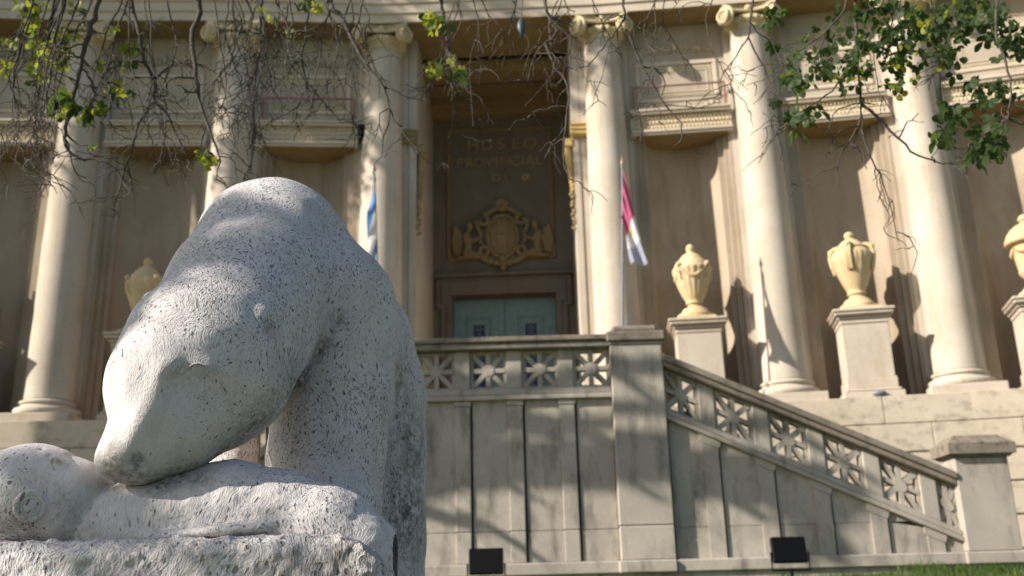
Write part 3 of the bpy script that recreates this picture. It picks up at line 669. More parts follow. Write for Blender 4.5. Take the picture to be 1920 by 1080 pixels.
def angel(sg):
    # kneeling winged figure in relief, facing the shield; u measured from the axis
    q = lambda u, z, v=0.0: np.array(F(UC + sg * u, bf - 0.07 - v, z))
    def fn(P):
        d = rcone(P, q(0.74, 7.03), q(0.70, 6.80), 0.085, 0.075)
        d = smin(d, rcone(P, q(0.70, 6.80), q(0.72, 6.68), 0.08, 0.095), 0.05)
        d = smin(d, ell(P, q(0.665, 7.235, 0.02), (0.078, 0.078, 0.095)), 0.02)
        d = smin(d, rcone(P, q(0.69, 7.13), q(0.72, 7.06), 0.04, 0.05), 0.03)
        d = smin(d, rcone(P, q(0.74, 7.05, 0.05), q(0.60, 6.90, 0.06), 0.045, 0.035), 0.02)
        d = smin(d, rcone(P, q(0.60, 6.90, 0.06), q(0.47, 6.98, 0.05), 0.035, 0.03), 0.02)
        d = smin(d, rcone(P, q(0.72, 6.68, 0.03), q(0.50, 6.60, 0.04), 0.085, 0.055), 0.03)
        d = smin(d, rcone(P, q(0.50, 6.59, 0.02), q(0.92, 6.57, 0.02), 0.045, 0.035), 0.03)
        return d
    lo = q(0.4, 6.45); hi = q(1.0, 7.4); a = np.minimum(lo, hi); b = np.maximum(lo, hi)
    fig = net_obj('angel_figure', fn, a - np.array([0.05, 0.25, 0.05]), b + np.array([0.05, 0.2, 0.05]), 0.016, 'goldshade', arms)
    wg = MB()
    for k in range(6):
        s = k / 5
        wg.tube([F(UC + sg * (0.80 + 0.03 * k), bf - 0.04 - 0.006 * k, 7.08 + 0.04 * k - 0.03 * s), F(UC + sg * (0.84 + 0.035 * k), bf - 0.05, 6.9), F(UC + sg * (0.86 + 0.02 * k), bf - 0.04, 6.62 + 0.04 * (5 - k) * 0.3)], [0.035, 0.042, 0.02], 6)
    wg.ball((0, 0, 0), 1, 14, 9, lambda x, y, z: F(UC + sg * (0.90 + x * 0.115 + 0.03 * z), bf - 0.02 + y * 0.05, 6.93 + z * 0.30))
    obj('wing', wg, 'goldshade', fig)
angel(-1); angel(1)

# ================================================================== URNS ON PEDESTALS
def urn_profile(kind):
    if kind == 0: return [(0.30, 0), (0.30, 0.07), (0.25, 0.09), (0.20, 0.17), (0.12, 0.21), (0.11, 0.245), (0.14, 0.26), (0.145, 0.275), (0.13, 0.29), (0.18, 0.40), (0.245, 0.58), (0.29, 0.74), (0.315, 0.84), (0.325, 0.88), (0.305, 0.90), (0.28, 0.96), (0.21, 1.04), (0.15, 1.12), (0.095, 1.155), (0.06, 1.17), (0.065, 1.21), (0.075, 1.24), (0.06, 1.29), (0.03, 1.325), (0.005, 1.33)]
    if kind == 1: return [(0.29, 0), (0.29, 0.07), (0.25, 0.09), (0.20, 0.165), (0.13, 0.205), (0.12, 0.24), (0.15, 0.255), (0.15, 0.28), (0.135, 0.30), (0.19, 0.42), (0.26, 0.60), (0.30, 0.76), (0.325, 0.86), (0.325, 0.93), (0.29, 1.0), (0.25, 1.03), (0.27, 1.045), (0.265, 1.06), (0.20, 1.12), (0.13, 1.19), (0.07, 1.225), (0.06, 1.24), (0.08, 1.27), (0.085, 1.30), (0.06, 1.34), (0.005, 1.36)]
    return [(0.27, 0), (0.27, 0.07), (0.22, 0.10), (0.15, 0.19), (0.11, 0.25), (0.12, 0.29), (0.17, 0.34), (0.205, 0.40), (0.21, 0.44), (0.20, 0.46), (0.22, 0.62), (0.245, 0.78), (0.25, 0.86), (0.33, 0.88), (0.345, 0.91), (0.335, 0.95), (0.30, 1.04), (0.23, 1.14), (0.14, 1.21), (0.07, 1.24), (0.06, 1.26), (0.085, 1.29), (0.09, 1.32), (0.06, 1.37), (0.005, 1.40)]
def make_urn(x, y, z, ang, kind, label):
    u = thing('urn', (x, y, z), label, 'urn', 'cream urns on the terrace pedestals')
    ca_, sa_ = math.cos(ang), math.sin(ang)
    G = lambda X, Y, Z: (x + X * ca_ - Y * sa_, y + X * sa_ + Y * ca_, z + 0.06 + Z)
    prof = []
    P = urn_profile(kind)
    for k in range(len(P) - 1):
        for s in range(3): prof.append((P[k][0] + (P[k + 1][0] - P[k][0]) * s / 3, P[k][1] + (P[k + 1][1] - P[k][1]) * s / 3))
    prof.append(P[-1])
    def rad(a, zz):
        if kind == 0 and 0.32 < zz < 0.86: return 1 + 0.06 * abs(math.sin(a * 9)) * min(1, (zz - 0.3) * 8)
        if kind == 1 and 0.62 < zz < 1.0: return 1 + 0.035 * abs(math.sin(a * 11))
        if kind == 2 and 0.9 < zz < 1.2: return 1 + 0.02 * math.cos(a * 24)
        if kind == 2 and 0.46 < zz < 0.86: return 1 + 0.03 * abs(math.sin(a * 5))
        return 1
    b = MB(); b.lathe(prof, 88, F=G, rad=rad); body = obj('vessel', b, 'urn', u)
    f = MB(); f.bbox(-0.31, 0.31, -0.31, 0.31, -0.06, -0.001, 0.008, G); obj('foot_slab', f, 'urn', u)
    h = MB()
    if kind == 0:
        for q in range(4):
            a0 = R(45 + 90 * q)
            for k in range(15):
                s = k / 14; a = a0 + s * math.pi / 2; zz = 0.90 - 0.20 * math.sin(math.pi * s); rr = 0.325 - 0.06 * math.sin(math.pi * s) + 0.01; r0 = 0.020 + 0.022 * math.sin(math.pi * s)
                h.ball(G(rr * math.cos(a), rr * math.sin(a), zz), r0, 7, 5)
            h.ball(G(0.335 * math.cos(a0), 0.335 * math.sin(a0), 0.91), 0.045, 8, 6); h.ball(G(0.315 * math.cos(a0), 0.315 * math.sin(a0), 0.82), 0.03, 8, 6)
            h.tube([G(0.33 * math.cos(a0), 0.33 * math.sin(a0), 0.80), G(0.29 * math.cos(a0), 0.29 * math.sin(a0), 0.66)], [0.03, 0.015], 6)
        obj('garland', h, 'urn', u)
    elif kind == 1:
        for q in range(4):
            a0 = R(70 + 90 * q); c_, s_ = math.cos(a0), math.sin(a0)
            pts = [(0.20, 1.10), (0.27, 1.09), (0.33, 1.03), (0.35, 0.93), (0.34, 0.82), (0.315, 0.70), (0.30, 0.64)]
            for off in (-0.035, 0, 0.035): h.tube([G(r * c_ - off * s_, r * s_ + off * c_, zz) for r, zz in pts], [0.03, 0.035, 0.032, 0.03, 0.026, 0.022, 0.018], 6)
            h.ball(G(0.33 * c_, 0.33 * s_, 1.05), 0.05, 8, 6)
        obj('handle', h, 'urn', u)
    else:
        for q in range(4):
            a0 = R(20 + 90 * q)
            for k in range(11):
                s = k / 10; a = a0 + s * math.pi / 2; h.ball(G(0.255 * math.cos(a), 0.255 * math.sin(a), 0.82 - 0.10 * math.sin(math.pi * s)), 0.028 + 0.012 * math.sin(math.pi * s), 7, 5)
        obj('garland', h, 'urn', u)
    return u
def make_pedestal(x, y, ang, label):
    p = thing('pedestal', (x, y, Z0 + 0.004), label, 'pedestal', 'plaster pedestals along the terrace')
    ca_, sa_ = math.cos(ang), math.sin(ang); G = lambda X, Y, Z: (x + X * ca_ - Y * sa_, y + X * sa_ + Y * ca_, Z0 + 0.004 + Z)
    b = MB(); b.bbox(-0.46, 0.46, -0.40, 0.40, 0, 0.10, 0.012, G); b.bbox(-0.43, 0.43, -0.37, 0.37, 0.101, 0.15, 0.02, G); obj('base_moulding', b, 'pedestal', p)
    s = MB(); s.bbox(-0.385, 0.385, -0.33, 0.33, 0.151, 0.33, 0.008, G); s.bbox(-0.36, 0.36, -0.305, 0.305, 0.331, 1.21, 0.008, G); s.bbox(-0.375, 0.375, -0.32, 0.32, 1.211, 1.28, 0.012, G); obj('shaft', s, 'pedestal', p)
    c = MB(); c.bbox(-0.41, 0.41, -0.355, 0.355, 1.281, 1.335, 0.02, G); c.bbox(-0.46, 0.46, -0.405, 0.405, 1.336, 1.395, 0.02, G); c.bbox(-0.48, 0.48, -0.425, 0.425, 1.396, 1.445, 0.012, G); obj('cap_moulding', c, 'pedestal', p)
    b = MB()
PEDS = [(0, 0, 0.0, 'leftmost plaster pedestal, before the niche at the far left edge', 'leftmost cream urn, cut by the left edge of the view', 1),
        (1, 0.12, 0.0, 'plaster pedestal behind the marble bear head, left of it', 'golden ribbed urn just above the marble bear brow', 0),
        (2, 0, 0, 'plaster pedestal hidden behind the marble bear shoulder', 'cream urn standing behind the marble bear shoulder', 0),
        (4, -0.04, 0, 'plaster pedestal just behind the upper end of the stair rail', 'fluted cream urn with garlands nearest the red and white flag', 0),
        (5, -0.08, 0, 'tall plaster pedestal between the two right hand columns', 'cream urn with scroll handles between the two right hand columns', 1),
        (6, -0.02, 0, 'rightmost plaster pedestal, cut by the picture edge', 'rightmost cream urn with a wide domed lid', 2)]
for (i, du, dv, lp, lu, kind) in PEDS:
    F, L = bay(i); x, y, _ = F(L / 2 + du, -0.17 + dv, 0); t = CP[i + 1] - CP[i]; ang = math.atan2(t.y, t.x)
    make_pedestal(x, y, ang, lp); make_urn(x, y, Z0 + 0.004 + 1.447, ang, kind, lu)

# small things on the facade ledges
for i, lab in ((2, 'thin red rail on the ledge above the niche, left of the porch'), (4, 'thin red rail on the ledge above the niche, right of the porch')):
    F, L = bay(i); r_ = thing('red_rail', F(L / 2, 0.02, 8.327), lab, 'rail', 'red rails on the upper ledges')
    b = MB(); b.tube([F(0.50, 0.0, 8.80), F(L - 0.50, 0.0, 8.80)], 0.022, 8); obj('rail_bar', b, 'redmetal', r_)
    for u in (0.52, L - 0.52): b = MB(); b.tube([F(u, 0.0, 8.327), F(u, 0.0, 8.80)], 0.024, 8); obj('post', b, 'redmetal', r_)
F, L = bay(2)
sp = thing('spotlight', F(L - 0.36, -0.1, 7.95), 'small dark spotlight fixed to the ledge end beside the left porch column', 'spotlight')
b = MB(); b.lathe([(0.05, -0.12), (0.075, -0.06), (0.08, 0.10), (0.07, 0.13)], 14, F(L - 0.36, -0.12, 8.08)); obj('housing', b, 'black', sp)
b = MB(); b.tube([F(L - 0.36, -0.12, 7.98), F(L - 0.40, 0.02, 7.93)], 0.02, 6); obj('bracket', b, 'black', sp)
F, L = bay(5)
x, y, _ = F(L / 2 - 0.02, -0.60, 0)
b = MB(); b.ball((x, y, Z0 + 0.055), (0.11, 0.07, 0.055), 14, 8); b.lathe([(0.03, 0), (0.035, 0.03)], 10, (x, y, Z0 + 0.001)); tag(obj('ledge_lamp', b, 'grey'), 'small grey rounded fitting on the terrace edge below the middle right urn', 'lamp')

# ================================================================== STAIRCASE
XC = -0.26
stair = thing('stone_staircase', (XC, 13.6, 0.3), 'grey cement double staircase with pierced star balustrades before the museum', 'staircase')
ZB = 0.38
YF, YW, YB = 12.50, 12.522, 12.72
SLOPE = -0.4545
def part(nm, mb, mat): return obj(nm, mb, mat, stair)
def star(F, uc, zc_, hw, hh, y0=12.535, y1=12.655):
    b = MB()
    t = 0.034
    b.box(uc - hw, uc + hw, y0 + 0.01, y1 - 0.01, zc_ - hh, zc_ - hh + t, F); b.box(uc - hw, uc + hw, y0 + 0.01, y1 - 0.01, zc_ + hh - t, zc_ + hh, F)
    b.box(uc - hw, uc - hw + t, y0 + 0.012, y1 - 0.012, zc_ - hh + t, zc_ + hh - t, F); b.box(uc + hw - t, uc + hw, y0 + 0.012, y1 - 0.012, zc_ - hh + t, zc_ + hh - t, F)
    w = 0.029
    for k in range(8):
        a = math.pi / 4 * k; dx, dz = math.cos(a), math.sin(a); Lr = min((hw - 0.012) / max(abs(dx), 1e-6), (hh - 0.012) / max(abs(dz), 1e-6))
        if k % 2: a = math.atan2(math.copysign(hh, dz), math.copysign(hw, dx)); dx, dz = math.cos(a), math.sin(a); Lr = math.hypot(hw, hh) - 0.02
        e = 0.004 if k % 2 else 0.0
        poly = [(uc + dx * 0.03 - dz * w, zc_ + dz * 0.03 + dx * w), (uc + dx * 0.03 + dz * w, zc_ + dz * 0.03 - dx * w), (uc + dx * Lr + dz * w, zc_ + dz * Lr - dx * w), (uc + dx * Lr - dz * w, zc_ + dz * Lr + dx * w)]
        b.prism(poly, y0 + e, y1 - e, F)
    b.prism([(uc + 0.080 * math.cos(math.pi / 8 + k * math.pi / 4), zc_ + 0.080 * math.sin(math.pi / 8 + k * math.pi / 4)) for k in range(8)], y0 - 0.008, y1 + 0.008, F)
    return b
# landing front
posts = [-1.425 - 0.0, -0.765, -0.10, 0.56]
PW = 0.195
flat = MB(); flat.bbox(-1.75, 1.228, YW - 0.12, YB + 0.06, 3.05, 3.135, 0.012); flat.bbox(-1.75, 1.228, YW - 0.155, YB + 0.09, 3.137, 3.205, 0.012); part('handrail', flat, 'rail')
b = MB(); b.bbox(-1.75, 1.228, YF - 0.05, YB + 0.02, 2.40, 2.46, 0.008); b.bbox(-1.75, 1.228, YF - 0.03, YB + 0.015, 2.462, 2.545, 0.012); part('lower_rail', b, 'stair')
edges = [-1.75] + sum([[p, p + PW] for p in posts], []) + [1.228]
for k in range(0, len(edges), 2):
    xa, xb = edges[k], edges[k + 1]
    part('star_panel', star(None, (xa + xb) / 2, 2.797, (xb - xa) / 2 - 0.003, 0.248), 'stair')
    for (z0, z1) in ((ZB + 0.02, 0.775), (0.781, 2.398)):
        b = MB(); b.bbox(xa + 0.028, xb - 0.002, YW + 0.003, YB, z0, z1, 0.004); part('wall_panel', b, 'stair')
for p in posts:
    b = MB(); b.bbox(p, p + PW, YF + 0.005, YB - 0.01, 2.547, 3.048, 0.008); part('baluster_post', b, 'stair')
    b = MB(); b.bbox(p, p + PW, YF - 0.006, YB - 0.01, ZB + 0.02, 0.775, 0.010); b.bbox(p, p + PW, YF - 0.006, YB - 0.01, 0.780, 2.33, 0.010); b.bbox(p - 0.015, p + PW + 0.015, YF - 0.016, YB - 0.01, 2.332, 2.398, 0.01); part('pilaster_strip', b, 'stair')
# the two sloping flights
for sg in (1, -1):
    G = (lambda x, y, z: (x, y, z)) if sg > 0 else (lambda x, y, z: (2 * XC - x, y, z))
    SH = lambda x, y, z, G=G: G(x, y, z + SLOPE * (x - 1.90))
    # head pillar
    b = MB(); b.bbox(1.232, 1.895, YF - 0.10, 12.80, ZB + 0.02, 0.80, 0.012, G); b.bbox(1.232, 1.895, YF - 0.10, 12.80, 0.806, 3.06, 0.012, G); b.bbox(1.222, 1.905, YF - 0.11, 12.81, 3.062, 3.10, 0.010, G); pil = part('pillar', b, 'stair')
    b = MB(); b.bbox(1.19, 1.94, YF - 0.15, 12.85, 3.102, 3.235, 0.02, G); b.bbox(1.27, 1.86, YF - 0.06, 12.76, 3.237, 3.33, 0.03, G); obj('pillar_cap', b, 'rail', pil)
    # foot pillar
    b = MB(); b.bbox(5.40, 6.06, YF - 0.10, 12.80, ZB + 0.02, 1.52, 0.012, G); pil = part('pillar', b, 'stair')
    b = MB()
    for (z0, z1, e0, e1) in ((1.522, 1.56, 0.02, 0.06), (1.56, 1.69, 0.085, 0.085), (1.69, 1.775, 0.085, -0.03), (1.775, 1.80, -0.03, -0.05)):
        vs = [G(x, y, z) for z, e in ((z0, e0), (z1, e1)) for x, y in ((5.40 - e, YF - 0.10 - e), (6.06 + e, YF - 0.10 - e), (6.06 + e, 12.80 + e), (5.40 - e, 12.80 + e))]
        b.add(vs, [(0, 1, 2, 3), (4, 5, 6, 7), (0, 1, 5, 4), (1, 2, 6, 5), (2, 3, 7, 6), (3, 0, 4, 7)])
    obj('pillar_cap', b, 'cap', pil)
    b = MB(); b.bbox(1.897, 5.398, YW - 0.12, YB + 0.06, 2.775, 2.845, 0.012, SH); b.bbox(1.897, 5.398, YW - 0.155, YB + 0.09, 2.847, 2.935, 0.012, SH); part('handrail', b, 'rail')
    b = MB(); b.bbox(1.897, 5.398, YF - 0.05, YB + 0.02, 2.105, 2.165, 0.008, SH); b.bbox(1.897, 5.398, YF - 0.03, YB + 0.015, 2.167, 2.245, 0.012, SH); part('lower_rail', b, 'stair')
    ps = [2.33 + 0.662 * k for k in range(5)]
    ed = [1.897] + sum([[p, p + PW] for p in ps], []) + [5.398]
    for k in range(0, len(ed), 2):
        xa, xb = ed[k], ed[k + 1]
        part('star_panel', star(SH, (xa + xb) / 2, 2.51, (xb - xa) / 2 - 0.003, 0.262), 'stair')
        zt = lambda x: 2.10 + SLOPE * (x - 1.90)
        for (z0, z1) in ((ZB + 0.02, 0.775), (0.781, 9)):
            xs_ = xa + (0.028 if sg > 0 else 0.002); poly = [(xs_, z0), (xb - 0.002, z0), (xb - 0.002, min(z1, zt(xb))), (xs_, min(z1, zt(xs_)))]
            if poly[3][1] - z0 < 0.03: continue
            if poly[2][1] - z0 < 0.0:
                xq = xs_ + (poly[3][1] - z0) / -SLOPE; poly = [poly[0], (xq, z0), poly[3]]
            b = MB(); b.prism(poly, YW + 0.003, YB, G); part('wall_panel', b, 'stair')
    for p in ps:
        b = MB(); b.bbox(p, p + PW, YF + 0.005, YB - 0.01, 2.247, 2.773, 0.008, SH); part('baluster_post', b, 'stair')
        za, zb = zt(p), zt(p + PW)
        b = MB(); b.prism([(p, ZB + 0.02), (p + PW, ZB + 0.02), (p + PW, zb - 0.10), (p, za - 0.10)], YF - 0.006, YB - 0.01, G)
        b.prism([(p - 0.03, za - 0.07), (p - 0.005, za - 0.098), (p + PW + 0.005, zb - 0.098), (p + PW + 0.03, zb - 0.04), (p + PW + 0.03, zb - 0.015), (p - 0.03, za + 0.012)], YF - 0.016, YB - 0.01, G); part('pilaster_strip', b, 'stair')
    n = 12
    for k in range(n):
        b = MB(); b.bbox(1.95 + 0.30 * k, 2.26 + 0.30 * k, 12.74, 14.55, 0.2, 2.25 - 0.155 * k, 0.008, G); part('step', b, 'stair')
    b = MB(); b.bbox(1.897, 5.398, YF - 0.09, YW, ZB - 0.13, ZB + 0.018, 0.015, G); b.bbox(5.36, 12.5, YF - 0.14, 12.8, ZB - 0.13, ZB + 0.017, 0.015, G); part('base_moulding', b, 'stair')
    b = MB(); b.bbox(6.07, 12.5, 12.62, 12.9, ZB + 0.019, 0.58, 0.012, G)
b = MB(); b.bbox(-1.75, 1.228, YF - 0.09, YW, ZB - 0.13, ZB + 0.018, 0.015); b.bbox(1.20, 1.895, YF - 0.14, YW, ZB - 0.13, ZB + 0.0185, 0.015); b.bbox(-2.42, -1.72, YF - 0.14, YW, ZB - 0.13, ZB + 0.0185, 0.015); part('base_moulding', b, 'stair')
b = MB(); b.box(-9, 9, YF - 0.04, 12.9, -0.6, ZB - 0.132); part('footing', b, 'stair')
b = MB(); b.box(-2.4, 1.93, 12.73, 14.7, 0.2, 2.42); part('landing', b, 'stair')
for k in range(3):
    b = MB(); b.bbox(-2.4, 1.93, 14.65 + 0.32 * k, 15.85, 0.2, 2.575 + 0.15 * k, 0.01); part('step', b, 'stair')

# ================================================================== FLAGS
def flag(name, base, top, corners, colfn, label, matname, fold):
    f = thing(name, base, label, 'flag')
    d = (Vector(top) - Vector(base)).normalized()
    b = MB(); b.tube([base, top], [0.022, 0.016], 10); obj('flagpole', b, 'pole', f)
    b = MB(); b.lathe([(0.01, 0), (0.03, 0.02), (0.028, 0.06), (0.012, 0.12), (0.002, 0.2)], 10, top); obj('finial', b, 'brass', f)
    A, B_, C_, D_ = [Vector(c) for c in corners]   # hoist top, hoist bottom, fly top, fly bottom
    n, k = 28, 22; vs = []
    for i in range(n + 1):
        s = i / n
        for j in range(k + 1):
            t = j / k
            p = A.lerp(B_, t).lerp(C_.lerp(D_, t), s)
            p.y += fold * math.sin(t * 9 + s * 4) * (0.2 + s) + 0.02 * math.sin(17 * t + 3 * s); p.x += 0.25 * fold * math.sin(t * 7 + 5 * s) * s
            p.z -= 0.06 * math.sin(math.pi * s) * (1 - t)
            vs.append(p)
    me = bpy.data.meshes.new('cloth'); fs = [(i * (k + 1) + j, (i + 1) * (k + 1) + j, (i + 1) * (k + 1) + j + 1, i * (k + 1) + j + 1) for i in range(n) for j in range(k)]
    me.from_pydata([tuple(v) for v in vs], [], fs); mats, fn = colfn
    for c in mats:
        m, t, bs = newmat(matname); w = noise(t, geo(t), 120, 2); t.links.new(mixc(t, w, [x * 0.85 for x in c], c), bs.inputs['Base Color']); bs.inputs['Roughness'].default_value = 0.8
        tl = t.nodes.new('ShaderNodeBsdfTranslucent'); tl.inputs[0].default_value = (*c, 1); mx = t.nodes.new('ShaderNodeMixShader'); mx.inputs[0].default_value = 0.35
        t.links.new(bs.outputs[0], mx.inputs[1]); t.links.new(tl.outputs[0], mx.inputs[2]); t.links.new(mx.outputs[0], t.nodes['Material Output'].inputs[0])
        me.materials.append(m)
    for q, p in enumerate(me.polygons):
        i, j = divmod(q, k); p.material_index = fn((i + 0.5) / n, (j + 0.5) / k); p.use_smooth = True
    link('flag_cloth', me, f)
    return f
def santafe(s, t):
    if math.hypot((s - 0.5) * 1.3, t - 0.5) < 0.10: return 3
    return 0 if s < 0.42 else (1 if s < 0.70 else 2)
fx = flag('provincial_flag', (1.60, 14.8, Z0 - 0.375), (1.835, 14.800, 6.621), ((1.843, 14.771, 6.553), (1.767, 14.771, 5.706), (2.142, 14.703, 4.888), (1.879, 14.819, 4.966)),
     (((0.50, 0.10, 0.21), (0.70, 0.68, 0.69), (0.40, 0.42, 0.52), (0.50, 0.40, 0.15)), santafe), 'red white and blue vertical striped flag drooping from its pole right of the porch', 'flag cloth red white blue', 0.07)
def argentina(s, t): return 0 if t < 0.34 else (1 if t < 0.67 else 0)
flag('national_flag', (-2.05, 15.2, Z0 - 0.375), (-2.235, 15.2, 6.82), ((-2.235, 15.17, 6.76), (-2.165, 15.17, 4.95), (-2.31, 15.12, 6.05), (-2.36, 15.12, 4.55)),
     (((0.11, 0.30, 0.72), (0.78, 0.77, 0.75)), argentina), 'light blue and white flag drooping behind the marble bear back', 'flag cloth light blue white', 0.05)

# ================================================================== FLOODLIGHTS
for (x, z, lab) in ((-0.37, 0.20, 'black square floodlight on the lawn nearer the marble bear'), (3.045, 0.24, 'black square floodlight on the lawn before the sloping stair rail')):
    f = thing('floodlight', (x, 11.6, z), lab, 'floodlight', 'black floodlights on the lawn')
    T = lambda X, Y, Z: (x + X, 11.6 + Y * math.cos(R(12)) + Z * math.sin(R(12)) * 0.9, z + 0.06 + Z * math.cos(R(12)) - Y * math.sin(R(12)))
    b = MB(); b.bbox(-0.195, 0.195, -0.03, 0.03, 0.0, 0.29, 0.012, T); hb = obj('housing', b, 'black', f)
    b = MB(); b.bbox(-0.175, 0.175, 0.031, 0.034, 0.02, 0.27, 0.001, T); obj('glass', b, 'glass', f)
    b = MB(); b.tube([(x - 0.21, 11.6, z + 0.18), (x - 0.21, 11.6, z - 0.02), (x + 0.21, 11.6, z - 0.02), (x + 0.21, 11.6, z + 0.18)], 0.012, 6); b.lathe([(0.02, -0.3), (0.02, 0.0)], 8, (x, 11.6, z)); obj('bracket', b, 'black', f)

# ================================================================== LAWN
def lawn_z(x, y):
    w = 0.04 + 0.026 * max(min(x, 8), -6) + 0.03 * math.sin(x * 1.7) + 0.015 * math.sin(x * 4.1 + 1)
    if y >= 12.2: return w
    if y <= 2: return -1.45
    s = (y - 2) / 10.2; return -1.45 + (w + 1.45) * (s ** 1.15)
xs = [-300, -120, -60, -30, -20] + list(np.arange(-14, 14.01, 0.5)) + [20, 30, 60, 120, 300]; ys = [-300, -100, -40, -15, -5, 0, 2] + list(np.arange(2.5, 12.3, 0.5)) + [12.3, 14, 20, 40, 100, 300]
b = MB(); b.add([(x, y, lawn_z(x, y)) for y in ys for x in xs], [(j * len(xs) + i, j * len(xs) + i + 1, (j + 1) * len(xs) + i + 1, (j + 1) * len(xs) + i) for j in range(len(ys) - 1) for i in range(len(xs) - 1)], True)
tag(obj('lawn', b, 'lawn'), kind='structure')
rng = random.Random(3); vs = []; fs = []
for k in range(16000):
    x = rng.uniform(-2.5, 8.5); y = rng.uniform(10.6, 12.33); z = lawn_z(x, y) - 0.01
    clump = 0.5 + 0.5 * math.sin(x * 2.3 + 0.7) * math.sin(x * 5.1 + y * 3)
    if x < 1.7 and rng.random() < 0.9: continue
    if rng.random() > 0.35 + 0.65 * clump: continue
    h = rng.uniform(0.04, 0.10) * (0.7 + 0.9 * clump) * (1.6 if rng.random() < 0.04 else 1); a = rng.uniform(0, 6.28); w = rng.uniform(0.004, 0.009); lx, ly = rng.gauss(0, 0.35) * h, rng.gauss(0, 0.35) * h
    q = len(vs); c, s = math.cos(a) * w, math.sin(a) * w
    vs += [(x - c, y - s, z), (x + c, y + s, z), (x + c * 0.7 + lx * 0.4, y + s * 0.7 + ly * 0.4, z + h * 0.6), (x - c * 0.7 + lx * 0.4, y - s * 0.7 + ly * 0.4, z + h * 0.6), (x + lx, y + ly, z + h)]
    fs += [(q, q + 1, q + 2, q + 3), (q + 3, q + 2, q + 4)]
me = bpy.data.meshes.new('grass'); me.from_pydata(vs, [], fs); me.materials.append(M['grass']); tag(link('grass', me), kind='stuff')

# ================================================================== THE MARBLE GROUP
rs = np.random.RandomState(4); _tab = rs.rand(32, 32, 32).astype(np.float32)
def vnoise(P, s):
    q = P * s; i = np.floor(q).astype(int); f = q - i; f = f * f * (3 - 2 * f); r = 0
    for a in (0, 1):
        for b2 in (0, 1):
            for c2 in (0, 1):
                w = (f[..., 0] if a else 1 - f[..., 0]) * (f[..., 1] if b2 else 1 - f[..., 1]) * (f[..., 2] if c2 else 1 - f[..., 2])
                r = r + w * _tab[(i[..., 0] + a) % 32, (i[..., 1] + b2) % 32, (i[..., 2] + c2) % 32]
    return r
def sp(px, py, r, Y): p = at(px, py, Y); return np.array(p), r * zc(p) / FPX
def chain(P, keys, k=None):
    K = [sp(*q) for q in keys]; d = None
    for (a, ra), (b, rb) in zip(K, K[1:]):
        e = rcone(P, a, b, ra, rb); d = e if d is None else (np.minimum(d, e) if not k else smin(d, e, k))
    return d
def head_f(P):
    d = chain(P, [(508, 476, 137, 4.08), (491, 512, 142, 3.98), (470, 560, 156, 3.87), (420, 640, 152, 3.64), (396, 688, 155, 3.55)], 0.02)
    d = smin(d, chain(P, [(382, 660, 148, 3.54), (322, 722, 120, 3.42), (295, 790, 81, 3.36), (247, 848, 60, 3.33)]), 0.03)
    d = smin(d, chain(P, [(428, 690, 108, 3.58), (388, 740, 108, 3.50), (326, 795, 96, 3.42), (296, 824, 78, 3.39)]), 0.035)
    # brow ridge and eye sockets
    for (px, py, Y, r) in ((368, 690, 3.36, 26), (228, 668, 3.40, 26)):
        c = hit(head0, px, py); d = smin(d, ell(P, np.array(c) + np.array((0, 0.018, 0)), (0.05, 0.02, 0.022)), 0.04)
    c = np.array(hit(head0, 212, 700)); d = smax(d, -ell(P, c + np.array((-0.012, -0.040, 0)), (0.02, 0.045, 0.06)), 0.06)
    # ears
    c = np.array(hit(head0, 503, 614)); n = grad(head0, c)
    d = smin(d, ell(P, c - n * 0.047, (0.060, 0.060, 0.098)), 0.025); d = smax(d, -ell(P, c + n * 0.014 + np.array((0.004, 0, 0)), (0.026, 0.028, 0.048)), 0.016)
    a, r = sp(285, 567, 20, 3.78); d = smin(d, ell(P, a, (r, 0.03, r * 1.15)), 0.015)
    for q in ((207, 866, 25, 3.30), (262, 876, 27, 3.33)):
        a, r = sp(*q); d = smin(d, np.sqrt(((P - a.astype(np.float32)) ** 2).sum(-1)) - r, 0.03)
    a_, b2 = hit(head0, 318, 690), hit(head0, 238, 838); na, nb = grad(head0, a_), grad(head0, b2)
    d = smin(d, rcone(P, a_ - na * 0.036, b2 - nb * 0.022, 0.050, 0.036), 0.022)
    c = np.array(hit(head0, 372, 693)); d = smin(d, ell(P, c - grad(head0, c) * 0.004, (0.020, 0.012, 0.011)), 0.006)
    # nostrils, mouth line
    for (p0, p1) in (((259, 850), (252, 872)),):
        a_, b2 = hit(head0, *p0), hit(head0, *p1); d = smax(d, -rcone(P, a_, b2, 0.008, 0.014), 0.006)
    c = np.array(hit(head0, 338, 722)); n = grad(head0, c); d = smax(d, -ell(P, c + n * 0.055, (0.06, 0.065, 0.075)), 0.05)
    return d
def head0(P):
    d = chain(P, [(508, 476, 137, 4.08), (491, 512, 142, 3.98), (470, 560, 156, 3.87), (420, 640, 152, 3.64), (396, 688, 155, 3.55)], 0.02)
    d = smin(d, chain(P, [(382, 660, 148, 3.54), (322, 722, 120, 3.42), (295, 790, 81, 3.36), (247, 848, 60, 3.33)]), 0.03)
    return smin(d, chain(P, [(428, 690, 108, 3.58), (388, 740, 108, 3.50), (326, 795, 96, 3.42), (296, 824, 78, 3.39)]), 0.035)
def grad(fn, c):
    E_ = np.eye(3) * 0.01; g = np.array([float(fn((c + e)[None].astype(np.float32))[0] - fn((c - e)[None].astype(np.float32))[0]) for e in E_]); return g / np.linalg.norm(g)
def hit(fn, px, py, y0=2.9, y1=4.6):
    d = np.array(at(px, py, 1.0)); t = y0
    for _ in range(160):
        v = float(fn(np.array((d * t)[None], np.float32))[0])
        if v < 0.0005: break
        t += max(v * 0.6, 0.0005)
        if t > y1: break
    return d * t
